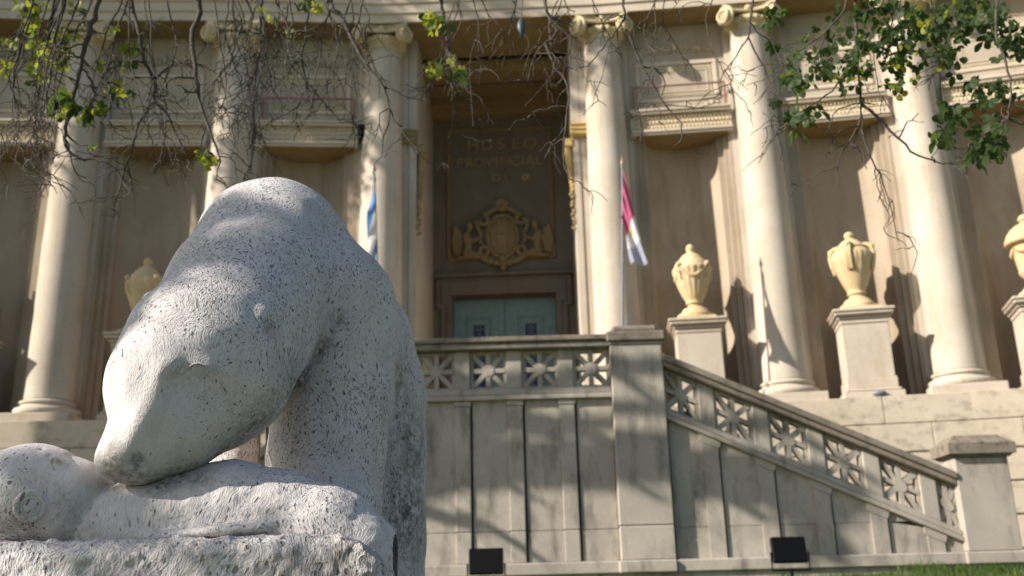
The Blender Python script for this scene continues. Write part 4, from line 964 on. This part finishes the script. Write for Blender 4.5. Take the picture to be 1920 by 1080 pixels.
def body_f(P):
    d = chain(P, [(512, 478, 132, 4.13), (572, 573, 146, 4.22), (624, 660, 150, 4.40), (649, 745, 148, 4.56), (651, 850, 147, 4.58), (651, 1000, 146, 4.55), (650, 1180, 146, 4.55)], 0.03)
    leg = chain(P, [(636, 570, 104, 4.06), (625, 740, 113, 4.10), (612, 860, 108, 4.06), (608, 960, 104, 4.0), (606, 1150, 108, 4.0)], 0.03)
    d = smin(d, leg, np.clip((P[..., 2] - 0.75) * 0.25, 0.018, 0.10))
    return smin(d, chain(P, [(430, 700, 60, 4.4), (440, 860, 46, 4.35), (440, 1150, 50, 4.35)]), 0.02)
def bear_f(P):
    w = P.copy()
    n1 = np.sin(P[..., 0] * 23 + 1.3 * np.sin(P[..., 2] * 17)) * np.sin(P[..., 1] * 19 + 2) * np.sin(P[..., 2] * 21 + 1.1 * np.sin(P[..., 0] * 13))
    k = np.clip((P[..., 2] - 1.10) * 0.35, 0.008, 0.09)
    d = smin(head_f(P), body_f(P), k) + 0.0035 * n1
    for a, b2 in zip(CREASE, CREASE[1:]): d = smax(d, -rcone(P, a, b2, 0.011, 0.011), 0.010)
    return d
_hb = lambda q: np.minimum(head0(q), body_f(q))
CREASE = [np.array(hit(_hb, *p)) for p in ((640, 588), (622, 622), (598, 658), (573, 692), (549, 728), (524, 764))]
base_c = at(420, 1080, 3.6)
def seal0(P): return np.minimum(chain(P, [(215, 992, 85, 3.45), (330, 985, 92, 3.47), (430, 975, 108, 3.5), (520, 990, 105, 3.5), (610, 1012, 98, 3.48), (664, 1046, 84, 3.46)]), chain(P, [(20, 950, 95, 3.42), (60, 938, 106, 3.42), (126, 948, 91, 3.43)]))
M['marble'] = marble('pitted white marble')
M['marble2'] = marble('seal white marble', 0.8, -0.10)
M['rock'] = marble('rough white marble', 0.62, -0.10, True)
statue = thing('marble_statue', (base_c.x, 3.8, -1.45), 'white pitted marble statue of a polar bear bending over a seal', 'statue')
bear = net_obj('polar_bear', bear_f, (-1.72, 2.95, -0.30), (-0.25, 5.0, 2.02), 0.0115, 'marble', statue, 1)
def seal_f(P):
    d = chain(P, [(215, 992, 85, 3.45), (330, 985, 92, 3.47), (430, 975, 108, 3.5), (520, 990, 105, 3.5), (610, 1012, 98, 3.48), (664, 1046, 84, 3.46), (668, 1130, 80, 3.46)], 0.03)
    h = smin(chain(P, [(60, 938, 106, 3.42), (126, 948, 91, 3.43)]), chain(P, [(20, 950, 95, 3.42), (-60, 990, 90, 3.45)]), 0.05)
    d = smin(d, h, 0.005)
    a = np.array(at(385, 1000, 3.29)); ex = np.array((1, 0, 0.02)); 
    fl_ = ell(P, a, (0.20, 0.05, 0.022), [(0.995, 0, 0.06), (0, 1, 0), (-0.06, 0, 0.995)])
    d = smin(d, fl_, 0.035)
    # muzzle lip with two nostrils
    c = np.array(at(108, 862, 3.36)); d = smin(d, ell(P, c, (0.062, 0.07, 0.026), [(0.9, 0, -0.43), (0, 1, 0), (0.43, 0, 0.9)]), 0.010)
    for px, py in ((77, 842), (92, 854), (106, 865)):
        c = np.array(hit(lambda q: np.minimum(smin(chain(q, [(60, 938, 106, 3.42), (126, 948, 91, 3.43)]), 9, 0.01), ell(q, np.array(at(108, 862, 3.36)), (0.062, 0.07, 0.026), [(0.9, 0, -0.43), (0, 1, 0), (0.43, 0, 0.9)])), px, py)); d = smax(d, -ell(P, c, (0.012, 0.016, 0.007)), 0.004)
    n1 = np.sin(P[..., 0] * 61 + 2 * np.sin(P[..., 2] * 37)) * np.sin(P[..., 2] * 71 + P[..., 1] * 33) 
    hs_, hr_ = sp(126, 948, 93, 3.43); ds_ = np.sqrt(((P - hs_.astype(np.float32)) ** 2).sum(-1)) - hr_
    d = d + 0.007 * np.exp(-(ds_ / 0.007) ** 2)
    am = np.clip((P[..., 0] - at(230, 980, 3.3).x) * 6, 0.12, 1)
    return d + am * (0.006 * (vnoise(P, 30) - 0.5) + 0.006 * (vnoise(P + 2, 62) - 0.5))
seal = net_obj('seal', seal_f, (-2.15, 3.0, -0.10), (-0.42, 3.85, 0.62), 0.009, 'marble2', statue, 1)
# seal eye, a flat disc with two rings
hs = lambda q: chain(q, [(60, 938, 106, 3.42), (126, 948, 91, 3.43)])
c = Vector(hit(hs, 57, 949)); ctr = Vector(at(60, 938, 3.42)); nrm = (c - ctr).normalized(); q_ = nrm.to_track_quat('Z', 'Y').to_matrix()
b = MB(); T = lambda x, y, z: tuple(c + q_ @ Vector((x, y, z)))
b.lathe([(0.052, -0.03), (0.052, 0.001), (0.047, 0.006), (0.035, 0.006), (0.032, 0.002), (0.029, 0.006), (0.026, 0.006), (0.023, 0.002), (0.019, 0.006), (0.010, 0.008), (0.001, 0.009)], 40, F=T); obj('eye', b, 'marble2', seal)
# bear eyes: lid arc over a shallow lens
for (pts) in ([(350, 697), (354, 689), (362, 683), (372, 681), (382, 684), (389, 689)], [(215, 660), (219, 652), (225, 650), (229, 657), (229, 668)]):
    b = MB(); b.tube([Vector(hit(head_f, *p)) + Vector((0, -0.001, 0)) for p in pts], [0.0015, 0.0028, 0.0033, 0.0033, 0.0028, 0.0015], 6); obj('eyelid', b, 'marble', bear)

# rough block under the seal
ZS = at(300, 1008, 3.17).z
def rock_f(P):
    x1 = at(742, 1080, 3.5).x
    c = np.array(((-2.9 + x1) / 2, 3.62, (ZS - 0.6) / 2)); hb = np.array(((x1 + 2.9) / 2, 0.46, (ZS + 0.6) / 2))
    q = np.abs(P - c) - hb + 0.06
    d = np.sqrt((np.maximum(q, 0) ** 2).sum(-1)) + np.minimum(q.max(-1), 0) - 0.06
    rr = 0.16; cx = x1 - rr; cz = ZS - rr - 0.005
    e = np.where((P[..., 0] > cx) & (P[..., 2] > cz), np.sqrt((P[..., 0] - cx) ** 2 + (P[..., 2] - cz) ** 2) - rr, -1)
    d = np.maximum(d, e)
    am = np.clip((3.45 - P[..., 1]) * 5, 0.25, 1)
    return d + am * (0.014 * (vnoise(P, 14) - 0.5) + 0.015 * (vnoise(P + 3, 33) - 0.5) + 0.012 * (vnoise(P + 7, 70) - 0.5))
net_obj('rough_block', rock_f, (-2.3, 3.05, -0.32), (-0.30, 4.15, 0.36), 0.0085, 'rock', statue, 0)
b = MB(); b.bbox(-3.1, 0.1, 3.02, 5.6, -1.6, -0.26, 0.03); obj('plinth', b, 'rock', statue)

# ================================================================== TREES
def curvy(rng, p, d, length, n, wob, droop):
    pts = [p.copy()]; d = d.normalized()
    for k in range(n):
        d = (d + Vector((rng.gauss(0, wob), rng.gauss(0, wob), rng.gauss(0, wob) - droop))).normalized()
        p = p + d * (length / n); pts.append(p.copy())
    return pts
def smooth_path(P, sub=3, jit=0.0, rng=None):
    out = []
    for k in range(len(P) - 1):
        p0 = P[max(k - 1, 0)]; p1 = P[k]; p2 = P[k + 1]; p3 = P[min(k + 2, len(P) - 1)]
        for s in range(sub):
            t = s / sub
            q = 0.5 * ((2 * p1) + (p2 - p0) * t + (2 * p0 - 5 * p1 + 4 * p2 - p3) * t * t + (3 * p1 - p0 - 3 * p2 + p3) * t ** 3)
            if rng and jit: q = q + Vector((rng.gauss(0, jit), rng.gauss(0, jit), rng.gauss(0, jit)))
            out.append(q)
    out.append(P[-1]); return out
def twigs(mb, rng, pts, rad, level, dens, lens, droop, tips, yspread=1.0):
    total = sum((pts[k + 1] - pts[k]).length for k in range(len(pts) - 1)); n = max(1, int(total * dens + rng.random()))
    for _ in range(n):
        k = rng.randrange(max(1, len(pts) // 6), len(pts)); k = min(k, len(pts) - 1); p = pts[k]; base = rad[min(k, len(rad) - 1)]
        ax = (pts[k] - pts[k - 1]).normalized()
        side = Vector((rng.gauss(0, 1), rng.gauss(0, yspread), rng.gauss(0, 0.6))); side = (side - ax * side.dot(ax) * 0.5).normalized()
        d = (ax * rng.uniform(0.2, 0.9) + side).normalized(); Lb = rng.uniform(0.5, 1.2) * lens
        m_ = 7; q = curvy(rng, p, d, Lb, m_, 0.28, droop); r0 = max(min(base * 0.65, 0.008), 0.0031); rr = [r0 * (1 - 0.65 * j / m_) + 0.0008 for j in range(m_ + 1)]
        mb.tube(q, rr, 4 if level else 3)
        if rng.random() < 0.4: mb.ball(q[rng.randrange(2, m_)], r0 * 1.7, 5, 4)
        tips.append((q[-1], (q[-1] - q[-2]).normalized()))
        if level: twigs(mb, rng, q, rr, level - 1, dens * 1.5, lens * 0.55, droop * 1.2, tips, yspread)
def leaf_mesh(name, mat, lobes, L, W):
    b = MB()
    for k in range(lobes):
        a = R(-75 + 150 * k / max(lobes - 1, 1)) if lobes > 1 else 0; l = L * (1 - 0.25 * abs(a) / R(75)); w = W
        ca_, sa_ = math.cos(a), math.sin(a)
        G = lambda x, y, z: (x * ca_ - y * sa_, x * sa_ + y * ca_, z - 0.35 * x * x / max(L, 1e-3))
        ps = [(0.12, 0, 0), (0.40, -0.75, 0.13), (0.70, -1.0, 0.15), (0.90, -0.6, 0.07), (1.0, 0, 0), (0.90, 0.6, 0.07), (0.70, 1.0, 0.15), (0.40, 0.75, 0.13), (0.62, 0, 0.0)]
        b.add([G(x * l, y * w * 0.5, z * l * 0.6) for x, y, z in ps], [(0, 1, 8), (1, 2, 8), (2, 3, 8), (3, 4, 8), (4, 5, 8), (5, 6, 8), (6, 7, 8), (7, 0, 8)], True)
    b.tube([(-0.35 * L, 0, 0.04), (0.1 * L, 0, 0)], 0.0016, 3)
    return b.mesh(name, mat)
LEAVES = {'d': [leaf_mesh('leaf', 'leafdark', 5, 0.085, 0.042), leaf_mesh('leaf', 'leafdark', 4, 0.075, 0.045), leaf_mesh('leaf', 'leafdark', 3, 0.09, 0.05)], 'y': [leaf_mesh('leaf', 'leafyellow', 3, 0.06, 0.042), leaf_mesh('leaf', 'leafyellow', 2, 0.055, 0.045)]}
def put_leaf(rng, tree, kind, p, sc=1.0):
    o = link('leaf', rng.choice(LEAVES[kind]), tree)
    o.matrix_basis = Matrix.Translation(p) @ Euler((rng.gauss(0.5, 0.7), rng.gauss(0.9, 0.5), rng.uniform(0, 6.28))).to_matrix().to_4x4() @ Matrix.Scale(sc * rng.uniform(0.55, 1.2), 4)
    return o
def traced(P, Y0, dY=0.0): n = len(P); return [at(x, y, Y0 + dY * k / max(n - 1, 1)) for k, (x, y) in enumerate(P)]

rng = random.Random(11)
bare = thing('bare_tree', (-6.6, 5.4, -1.1), 'nearly bare tree whose dark twigs hang across the upper left of the facade', 'tree')
leafy = thing('leafy_tree', (6.9, 5.2, -0.9), 'tree with dark green leaf sprays hanging in at the upper right corner', 'tree')
b = MB(); tp = smooth_path([Vector(p) for p in ((-6.6, 5.4, -1.3), (-6.5, 5.45, 0.5), (-6.3, 5.6, 2.2), (-6.0, 5.7, 3.6), (-5.6, 5.8, 4.8))], 4); b.tube(tp, [0.30 - 0.16 * k / (len(tp) - 1) for k in range(len(tp))], 14); obj('trunk', b, 'bark', bare)
LIMB = {}
def limb(tree, key, P, r0, r1):
    q = smooth_path([Vector(p) for p in P], 5, 0.01, rng); b = MB(); b.tube(q, [r0 + (r1 - r0) * k / (len(q) - 1) for k in range(len(q))], 10); obj('limb', b, 'bark', tree); LIMB[key] = q
limb(bare, 'a', [(-5.6, 5.8, 4.8), (-4.4, 6.0, 5.25), (-2.8, 6.2, 5.1), (-1.2, 6.3, 5.0), (0.4, 6.3, 4.75), (1.6, 6.2, 4.5)], 0.13, 0.03)
limb(bare, 'b', [(-6.0, 5.7, 3.9), (-5.2, 6.4, 4.7), (-4.0, 7.0, 5.1), (-2.4, 7.2, 5.2), (-0.6, 7.3, 5.0)], 0.10, 0.03)
limb(bare, 'c', [(-5.6, 5.8, 4.8), (-6.4, 4.8, 6.0), (-7.4, 3.8, 6.6)], 0.11, 0.04)
limb(bare, 'd', [(-5.9, 5.75, 4.1), (-4.9, 5.2, 4.7), (-3.6, 5.2, 4.75), (-2.4, 5.3, 4.6)], 0.08, 0.03)
b = MB(); tp = smooth_path([Vector(p) for p in ((6.9, 5.2, -1.1), (6.8, 5.3, 0.8), (6.6, 5.5, 2.6), (6.3, 5.7, 4.2))], 4); b.tube(tp, [0.26 - 0.13 * k / (len(tp) - 1) for k in range(len(tp))], 14); obj('trunk', b, 'bark', leafy)
limb(leafy, 'r', [(6.3, 5.7, 4.2), (5.0, 6.0, 4.8), (3.6, 6.2, 4.9), (2.2, 6.3, 4.75), (1.2, 6.3, 4.5)], 0.12, 0.025)
def nearest(key, p): return min(LIMB[key], key=lambda q: (q - p).length + 0.6 * abs(q.x - p.x))
def branch(tree, key, trace, Y0, r0, r1, dY=0.0, dens=5, lens=0.34, droop=0.10, level=1, tips=None, join=True, ys=1.0):
    P = traced(trace, Y0, dY)
    if join: j = nearest(key, P[0] + Vector((0, 0, 0.8))); P = [j, j.lerp(P[0], 0.5) + Vector((rng.gauss(0, 0.04), 0, 0.05))] + P
    q = smooth_path(P, 4, 0.004, rng); n = len(q)
    r0 *= 1.2; f = [r0 + (r1 - r0) * k / (n - 1) for k in range(n)]; b = MB(); b.tube(q, f, 7)
    for k in range(3, n - 1, 5): b.ball(q[k], f[k] * 1.25, 6, 5)
    br = obj('branch', b, 'bark', tree)
    t = MB(); tips = [] if tips is None else tips
    twigs(t, rng, q[(8 if join else 0):], f[(8 if join else 0):], level, dens, lens, droop, tips, ys)
    if t.v: tag(obj('twigs', t, 'twig', br), kind='stuff')
    return br, q
TL = []; TC = []
B = lambda tr, Y, r0, r1, key='a', **k: branch(bare, key, tr, Y, r0, r1, **k)
B([(185, 0), (167, 57), (154, 110), (138, 176), (124, 239), (124, 274), (151, 299), (179, 299), (214, 315), (232, 345)], 5.9, 0.020, 0.003, tips=TL)
B([(154, 110), (180, 138), (205, 164), (206, 195), (190, 225)], 5.9, 0.010, 0.003, join=False, tips=TL)
B([(245, 0), (261, 63), (271, 116), (291, 148), (290, 189), (315, 217), (340, 270), (352, 300)], 6.1, 0.017, 0.003)
B([(290, 189), (261, 230), (249, 267), (230, 334), (213, 390), (211, 415)], 6.1, 0.009, 0.0025, join=False)
B([(290, 148), (322, 122), (348, 118), (362, 130)], 6.1, 0.007, 0.0025, join=False)
B([(371, 0), (359, 69), (367, 132), (374, 189), (400, 264), (412, 295), (405, 335)], 5.6, 0.020, 0.003, 'd')
B([(489, 0), (489, 79), (481, 132), (475, 201), (476, 271), (471, 318)], 6.4, 0.013, 0.003, 'b', dens=9)
B([(577, 0), (574, 63), (567, 110), (577, 154), (611, 195), (640, 230)], 6.6, 0.012, 0.003, 'b', dens=9)
B([(618, 0), (640, 31), (662, 76), (687, 120), (718, 160), (734, 214), (756, 245), (785, 290)], 5.8, 0.018, 0.003)
B([(718, 160), (745, 172), (775, 185), (800, 188)], 5.8, 0.007, 0.0025, join=False)
B([(826, 0), (835, 53), (845, 113), (848, 164), (850, 200), (848, 245)], 6.2, 0.014, 0.003, dens=5, tips=TC)
B([(1022, 0), (1030, 35), (1043, 60), (1018, 85), (1000, 110), (990, 150)], 6.0, 0.013, 0.003, dens=5)
B([(1022, 82), (1040, 126), (1065, 160), (1062, 220), (1055, 293), (1068, 333), (1095, 345)], 6.0, 0.009, 0.0025, join=False, dens=4)
B([(1169, 0), (1171, 35), (1153, 60), (1130, 90), (1106, 120), (1080, 130)], 6.1, 0.010, 0.0025, dens=5)
B([(1175, 55), (1197, 107), (1210, 138), (1241, 186), (1276, 233), (1277, 262), (1262, 275)], 6.1, 0.009, 0.0025, join=False, dens=4)
# hanging thicket on the far left and between the second and third columns
for k in range(15):
    x = rng.uniform(-20, 215); y = rng.uniform(90, 210); Y = rng.uniform(5.3, 7.2)
    B([(x + 40, -20), (x + 15, y * 0.5), (x, y), (x - rng.uniform(-20, 30), y + 70), (x + rng.uniform(-40, 30), y + rng.uniform(110, 175))], Y, 0.009, 0.002, 'b' if Y > 6.2 else 'd', dens=5.5, lens=0.30, droop=0.16, tips=TL if k % 2 else None)
for k in range(17):
    x = rng.uniform(430, 690); y = rng.uniform(60, 150); Y = rng.uniform(5.6, 7.3)
    B([(x + rng.uniform(-30, 30), -20), (x + 10, y * 0.5), (x, y), (x + rng.uniform(-40, 40), y + 60), (x + rng.uniform(-70, 70), y + rng.uniform(80, 150))], Y, 0.008, 0.002, 'b' if Y > 6.3 else 'a', dens=5, lens=0.30, droop=0.15)
for k in range(6):
    x = rng.uniform(230, 430); y = rng.uniform(80, 200); Y = rng.uniform(5.6, 7.2)
    B([(x + rng.uniform(-30, 30), -20), (x, y * 0.6), (x + rng.uniform(-30, 30), y + 40), (x + rng.uniform(-60, 60), y + rng.uniform(100, 170))], Y, 0.007, 0.002, 'b' if Y > 6.3 else 'd', dens=7, lens=0.30, droop=0.13)
for k in range(15):
    x = rng.uniform(830, 1130) if k < 11 else rng.uniform(1180, 1330); y = rng.uniform(40, 110); Y = rng.uniform(5.7, 6.8)
    B([(x + rng.uniform(-30, 30), -20), (x, y * 0.6), (x + rng.uniform(-40, 40), y + 30), (x + rng.uniform(-60, 60), y + rng.uniform(60, 150))], Y, 0.006, 0.002, 'a', dens=5, lens=0.26, droop=0.13)
RT = []
Bl = lambda tr, Y, r0, r1, **k: branch(leafy, 'r', tr, Y, r0, r1, **k)
Bl([(1411, -10), (1408, 30), (1402, 69), (1380, 105), (1355, 142), (1352, 180)], 6.2, 0.009, 0.0025, dens=5)
Bl([(1402, 69), (1430, 126), (1449, 176), (1452, 215)], 6.2, 0.006, 0.002, join=False, dens=5)
Bl([(1600, -10), (1606, 60), (1610, 134), (1613, 182), (1610, 234), (1573, 297), (1571, 349)], 6.0, 0.013, 0.003, dens=5, tips=RT)
Bl([(1613, 190), (1658, 234), (1710, 282), (1761, 304), (1790, 308)], 6.0, 0.010, 0.0025, join=False, dens=5)
Bl([(1613, 240), (1630, 290), (1658, 345), (1684, 453)], 6.0, 0.007, 0.0025, join=False, dens=5)
Bl([(1860, -20), (1869, 67), (1891, 134), (1895, 190), (1887, 219), (1865, 245)], 5.6, 0.011, 0.003, dens=4, tips=RT)
Bl([(1887, 219), (1925, 233), (1950, 250)], 5.6, 0.006, 0.0025, join=False, dens=4)
Bl([(1740, -20), (1750, 60), (1762, 130), (1765, 200)], 6.2, 0.009, 0.0025, dens=5, tips=RT)
Bl([(1585, 0), (1545, 60), (1500, 95), (1460, 140)], 5.8, 0.008, 0.0025, dens=5, tips=RT)
Bl([(1690, -20), (1670, 50), (1640, 100), (1645, 150)], 5.9, 0.008, 0.0025, dens=5, tips=RT)
Bl([(1600, 100), (1560, 170), (1510, 205), (1475, 240)], 6.0, 0.006, 0.0025, join=False, dens=5)
# leaves
clusters_r = [(1480, 145, 38, 24), (1500, 95, 30, 12), (1560, 90, 50, 26), (1560, 140, 36, 16), (1600, 135, 30, 16), (1640, 60, 60, 40), (1700, 60, 60, 40), (1760, 40, 60, 36), (1700, 100, 40, 18), (1650, 110, 40, 18), (1765, 95, 28, 18), (1680, 160, 22, 8), (1845, 30, 50, 26), (1880, 50, 40, 22), (1890, 85, 25, 12), (1800, 25, 50, 22), (1845, 175, 35, 14), (1880, 165, 22, 8), (1775, 205, 20, 9), (1800, 215, 30, 10), (1765, 255, 20, 8), (1850, 275, 32, 26), (1830, 290, 16, 8), (1500, 215, 26, 12), (1525, 225, 20, 6), (1620, 20, 70, 30), (1860, 250, 14, 6), (1455, 30, 14, 8), (1735, 15, 90, 18)]
cnt = 0; extra = MB()
for (px, py, s, n) in clusters_r:
    for _ in range(n):
        p = at(px + rng.gauss(0, s * 0.62), py + rng.gauss(0, s * 0.52), rng.gauss(6.0, 0.2))
        yel = (py > 200 and px < 1540 and rng.random() < 0.7) or rng.random() < 0.14
        if cnt < 300: put_leaf(rng, leafy, 'y' if yel else 'd', p, 0.88 if not yel else 1.1)
        else:
            me = rng.choice(LEAVES['d']); mt = Matrix.Translation(p) @ Euler((rng.gauss(0.5, 0.7), rng.gauss(0.9, 0.5), rng.uniform(0, 6.28))).to_matrix().to_4x4() @ Matrix.Scale(rng.uniform(0.75, 1.2), 4)
            extra.add([mt @ v.co for v in me.vertices], [tuple(q.vertices) for q in me.polygons], True)
        cnt += 1
tag(obj('leaves', extra, 'leafdark', leafy), kind='stuff')
clusters_l = [(75, 15, 26, 14), (60, 40, 18, 5), (110, 58, 14, 4), (130, 70, 12, 3), (70, 80, 18, 7), (25, 82, 12, 6), (105, 88, 22, 9), (110, 115, 18, 10), (65, 112, 12, 4), (75, 135, 20, 7), (12, 120, 16, 8), (215, 50, 8, 3), (145, 14, 8, 3), (240, 100, 16, 8), (235, 125, 18, 6), (220, 165, 16, 12), (240, 180, 10, 4), (105, 185, 20, 12), (125, 195, 14, 6), (170, 205, 18, 12), (165, 220, 14, 6), (110, 212, 6, 2), (176, 268, 8, 2), (185, 125, 8, 3), (135, 185, 10, 4), (378, 286, 10, 4), (398, 295, 10, 5), (390, 310, 6, 2), (489, 15, 6, 2), (512, 33, 8, 2), (544, 63, 8, 3), (570, 10, 10, 4), (805, 28, 12, 10), (812, 55, 10, 5), (838, 40, 5, 2), (818, 128, 13, 9), (865, 130, 16, 8), (848, 110, 8, 3), (595, 8, 10, 4), (540, 140, 4, 2)]
cnt = 0
for (px, py, s, n) in clusters_l:
    for _ in range(n):
        if cnt >= 300: break
        p = at(px + rng.gauss(0, s * 0.5), py + rng.gauss(0, s * 0.5), rng.gauss(6.0, 0.12)); put_leaf(rng, bare, 'y' if rng.random() < 0.72 else 'd', p, 1.1); cnt += 1
# pod hanging from a thread
b = MB(); p0 = at(978, 72, 6.0); b.lathe([(0.004, 0), (0.018, 0.02), (0.03, 0.06), (0.033, 0.09), (0.024, 0.125), (0.010, 0.15), (0.003, 0.17)], 12, p0); pod = obj('seed_pod', b, 'pod', bare)
b = MB(); b.tube([p0 + Vector((0, 0, 0.16)), at(980, 10, 6.0), at(984, -60, 6.1)], 0.003, 5); obj('stalk', b, 'twig', pod)

# crowns out of view on the sunward side: they throw the dappled shade
def crown(tree, rng, blobs, n, size, kind='leafdark'):
    vs = []; fs = []
    for (c, r, w) in blobs:
        for _ in range(int(n * w)):
            while True:
                q = Vector((rng.uniform(-1, 1), rng.uniform(-1, 1), rng.uniform(-1, 1)))
                if q.length < 1: break
            p = Vector(c) + Vector((q.x * r[0], q.y * r[1], q.z * r[2])); e = Euler((rng.uniform(0, 6.3), rng.uniform(0, 6.3), rng.uniform(0, 6.3))).to_matrix(); s = size * rng.uniform(0.6, 1.3); k = len(vs)
            for a in ((-1, 0, 0), (0, -0.45, 0.1), (1, 0, 0), (0, 0.45, 0.1)): vs.append(tuple(p + e @ (Vector(a) * s)))
            fs += [(k, k + 1, k + 2), (k, k + 2, k + 3)]
    me = bpy.data.meshes.new('crown'); me.from_pydata(vs, [], fs); me.materials.append(M[kind]); o = link('crown', me, tree); tag(o, kind='stuff'); return o

rng = random.Random(21)
def clumps(c, r, n, w, sr): return [(Vector(c) + Vector((rng.uniform(-1, 1) * r[0], rng.uniform(-1, 1) * r[1], rng.uniform(-1, 1) * r[2])), (w, w, w * 0.8), sr) for _ in range(n)]
# leafy end of the bare tree's forward limb, on the sunward side of the statue
tgt = [(395, 455, 3.75, 0.11), (425, 425, 3.8, 0.10), (470, 440, 3.85, 0.10), (520, 440, 3.9, 0.10), (400, 500, 3.75, 0.12), (450, 520, 3.8, 0.12), (360, 535, 3.65, 0.09), (510, 500, 3.85, 0.10), (300, 570, 3.55, 0.08), (330, 640, 3.4, 0.06), (270, 700, 3.4, 0.05), (330, 520, 3.6, 0.10), (455, 480, 3.9, 0.11), (255, 590, 3.5, 0.10), (300, 600, 3.45, 0.08), (240, 660, 3.4, 0.09), (300, 665, 3.4, 0.07), (200, 930, 3.3, 0.10), (130, 900, 3.3, 0.10), (90, 985, 3.2, 0.10), (250, 1000, 3.2, 0.08), (520, 1060, 3.1, 0.12), (350, 1065, 3.1, 0.10), (150, 1060, 3.1, 0.09)]
blobs = []
ends = []
for (px, py, Y, r) in tgt:
    c = at(px, py, Y) + S * rng.uniform(5.6, 7.6); blobs.append((c, (r, r, r), 1.0)); ends.append(c)
blobs = [(c + S * 2.5, r, 0.8) for c, r, w in blobs]; ends = [c + S * 2.5 for c in ends]
for _ in range(46):
    px, py = rng.uniform(120, 820), rng.uniform(330, 900)
    if any(math.hypot(px - a, py - c) < e for a, c, e in ((490, 345, 85), (425, 600, 75), (240, 800, 85), (560, 910, 90), (330, 950, 60), (200, 720, 50))): continue
    c = at(px, py, 3.7) + S * rng.uniform(8.0, 11.0); blobs.append((c, (0.16, 0.16, 0.12), 0.85)); ends.append(c)
for px, py in ((40, 900), (120, 950), (200, 990), (300, 1040), (600, 1060), (450, 1050), (100, 1050)):
    blobs.append((at(px, py, 3.3) + S * rng.uniform(8, 10), (0.17, 0.17, 0.12), 0.6))
crown(bare, rng, blobs, 62, 0.04)
b = MB(); q0 = LIMB['c'][-1]
hub = sum(ends, Vector()) / len(ends) + Vector((-0.5, 0, 0.7))
q = smooth_path([q0, q0.lerp(hub, 0.5) + Vector((0, 0, 0.3)), hub], 6); b.tube(q, [0.05 - 0.03 * k / (len(q) - 1) for k in range(len(q))], 8)
for e in ends: b.tube([hub, hub.lerp(e, 0.5) + Vector((0, 0, 0.15)), e], [0.014, 0.008, 0.003], 5)
obj('branch', b, 'bark', bare)
# bare limbed tree left of the staircase
side = thing('side_tree', (-11.4, 9.2, -0.6), 'tree standing left of the staircase, out of view', 'tree')
b = MB(); tp = smooth_path([Vector(p) for p in ((-11.4, 9.2, -0.9), (-11.2, 9.3, 1.5), (-10.8, 9.4, 3.6), (-10.3, 9.6, 5.4))], 4); b.tube(tp, [0.28 - 0.12 * k / (len(tp) - 1) for k in range(len(tp))], 12); obj('trunk', b, 'bark', side)
for (p0, p1, t0, t1, r) in (((800, 690), (1010, 790), 6.0, 7.4, 0.04), ((982, 778), (1260, 885), 6.6, 8.6, 0.055), ((800, 835), (960, 912), 6.2, 7.2, 0.05), ((1100, 870), (1260, 950), 7.2, 8.4, 0.04), ((1140, 690), (1260, 780), 6.8, 7.6, 0.045), ((1270, 900), (1420, 965), 7.2, 8.5, 0.05), ((1480, 900), (1570, 1060), 7.5, 8.3, 0.12), ((1540, 890), (1500, 1050), 7.5, 8.3, 0.10), ((900, 650), (1160, 640), 6.5, 7.2, 0.03), ((1250, 700), (1420, 800), 7.0, 8.2, 0.045), ((1400, 780), (1640, 900), 7.2, 8.6, 0.04), ((820, 960), (1000, 1040), 6.4, 7.2, 0.04)):
    w0, w1 = at(*p0, 12.45), at(*p1, 12.45); t0 = (w0.x + 7.7) / 0.977 + 0.9; t1 = (w1.x + 7.7) / 0.977 + 0.9 + rng.uniform(0.2, 1.0)
    a, c = w0 + S * t0, w1 + S * t1; mid = a.lerp(c, 0.5) + Vector((0.05, 0.1, 0.06)); r *= 1.75; q = smooth_path([tp[-1], tp[-1].lerp(a, 0.5) + Vector((-0.5, 0, 0.5)), a, mid, c], 4, 0.008, rng)
    b = MB(); b.tube(q, [r * (0.75 + 0.25 * min(k / 8, 1) - 0.4 * max(k - 8, 0) / (len(q) - 9)) for k in range(len(q))], 7); lb = obj('limb', b, 'bark', side)
    t = MB(); twigs(t, rng, q, [0.02] * len(q), 1, 3, 0.5, 0.05, []); tag(obj('twigs', t, 'twig', lb), kind='stuff')
# tall tree beyond the left end of the facade
tall = thing('tall_tree', (-14.5, 12.0, 0.0), 'tall leafy tree beyond the left end of the museum, out of view', 'tree')
b = MB(); tp = smooth_path([Vector(p) for p in ((-14.5, 12.0, -0.3), (-14.4, 12.2, 5), (-14.2, 12.5, 10), (-13.8, 12.8, 15))], 4); b.tube(tp, [0.4 - 0.25 * k / (len(tp) - 1) for k in range(len(tp))], 12); obj('trunk', b, 'bark', tall)
crown(tall, rng, [(Vector((rng.uniform(-9, -3.5), 15.7, rng.uniform(7.5, 10.2))) + S * rng.uniform(8.5, 11), (0.5, 0.5, 0.35), 1.0) for _ in range(30)], 26, 0.10)
crown(tall, rng, clumps(Vector((-8.9, 15.4, 12.7)) + S * 9, (4.6, 1.5, 1.5), 60, 0.85, 1.0), 170, 0.16)

for k in range(9):
    e = Vector((-8.9, 15.4, 12.7)) + S * 9 + Vector((rng.uniform(-4, 4), rng.uniform(-1, 1), rng.uniform(-1, 1))); q = smooth_path([tp[-4], tp[-1].lerp(e, 0.5) + Vector((0, 0, 0.4)), e], 5, 0.02, rng)
    b = MB(); b.tube(q, [0.10 - 0.08 * j / (len(q) - 1) for j in range(len(q))], 7); obj('limb', b, 'bark', tall)
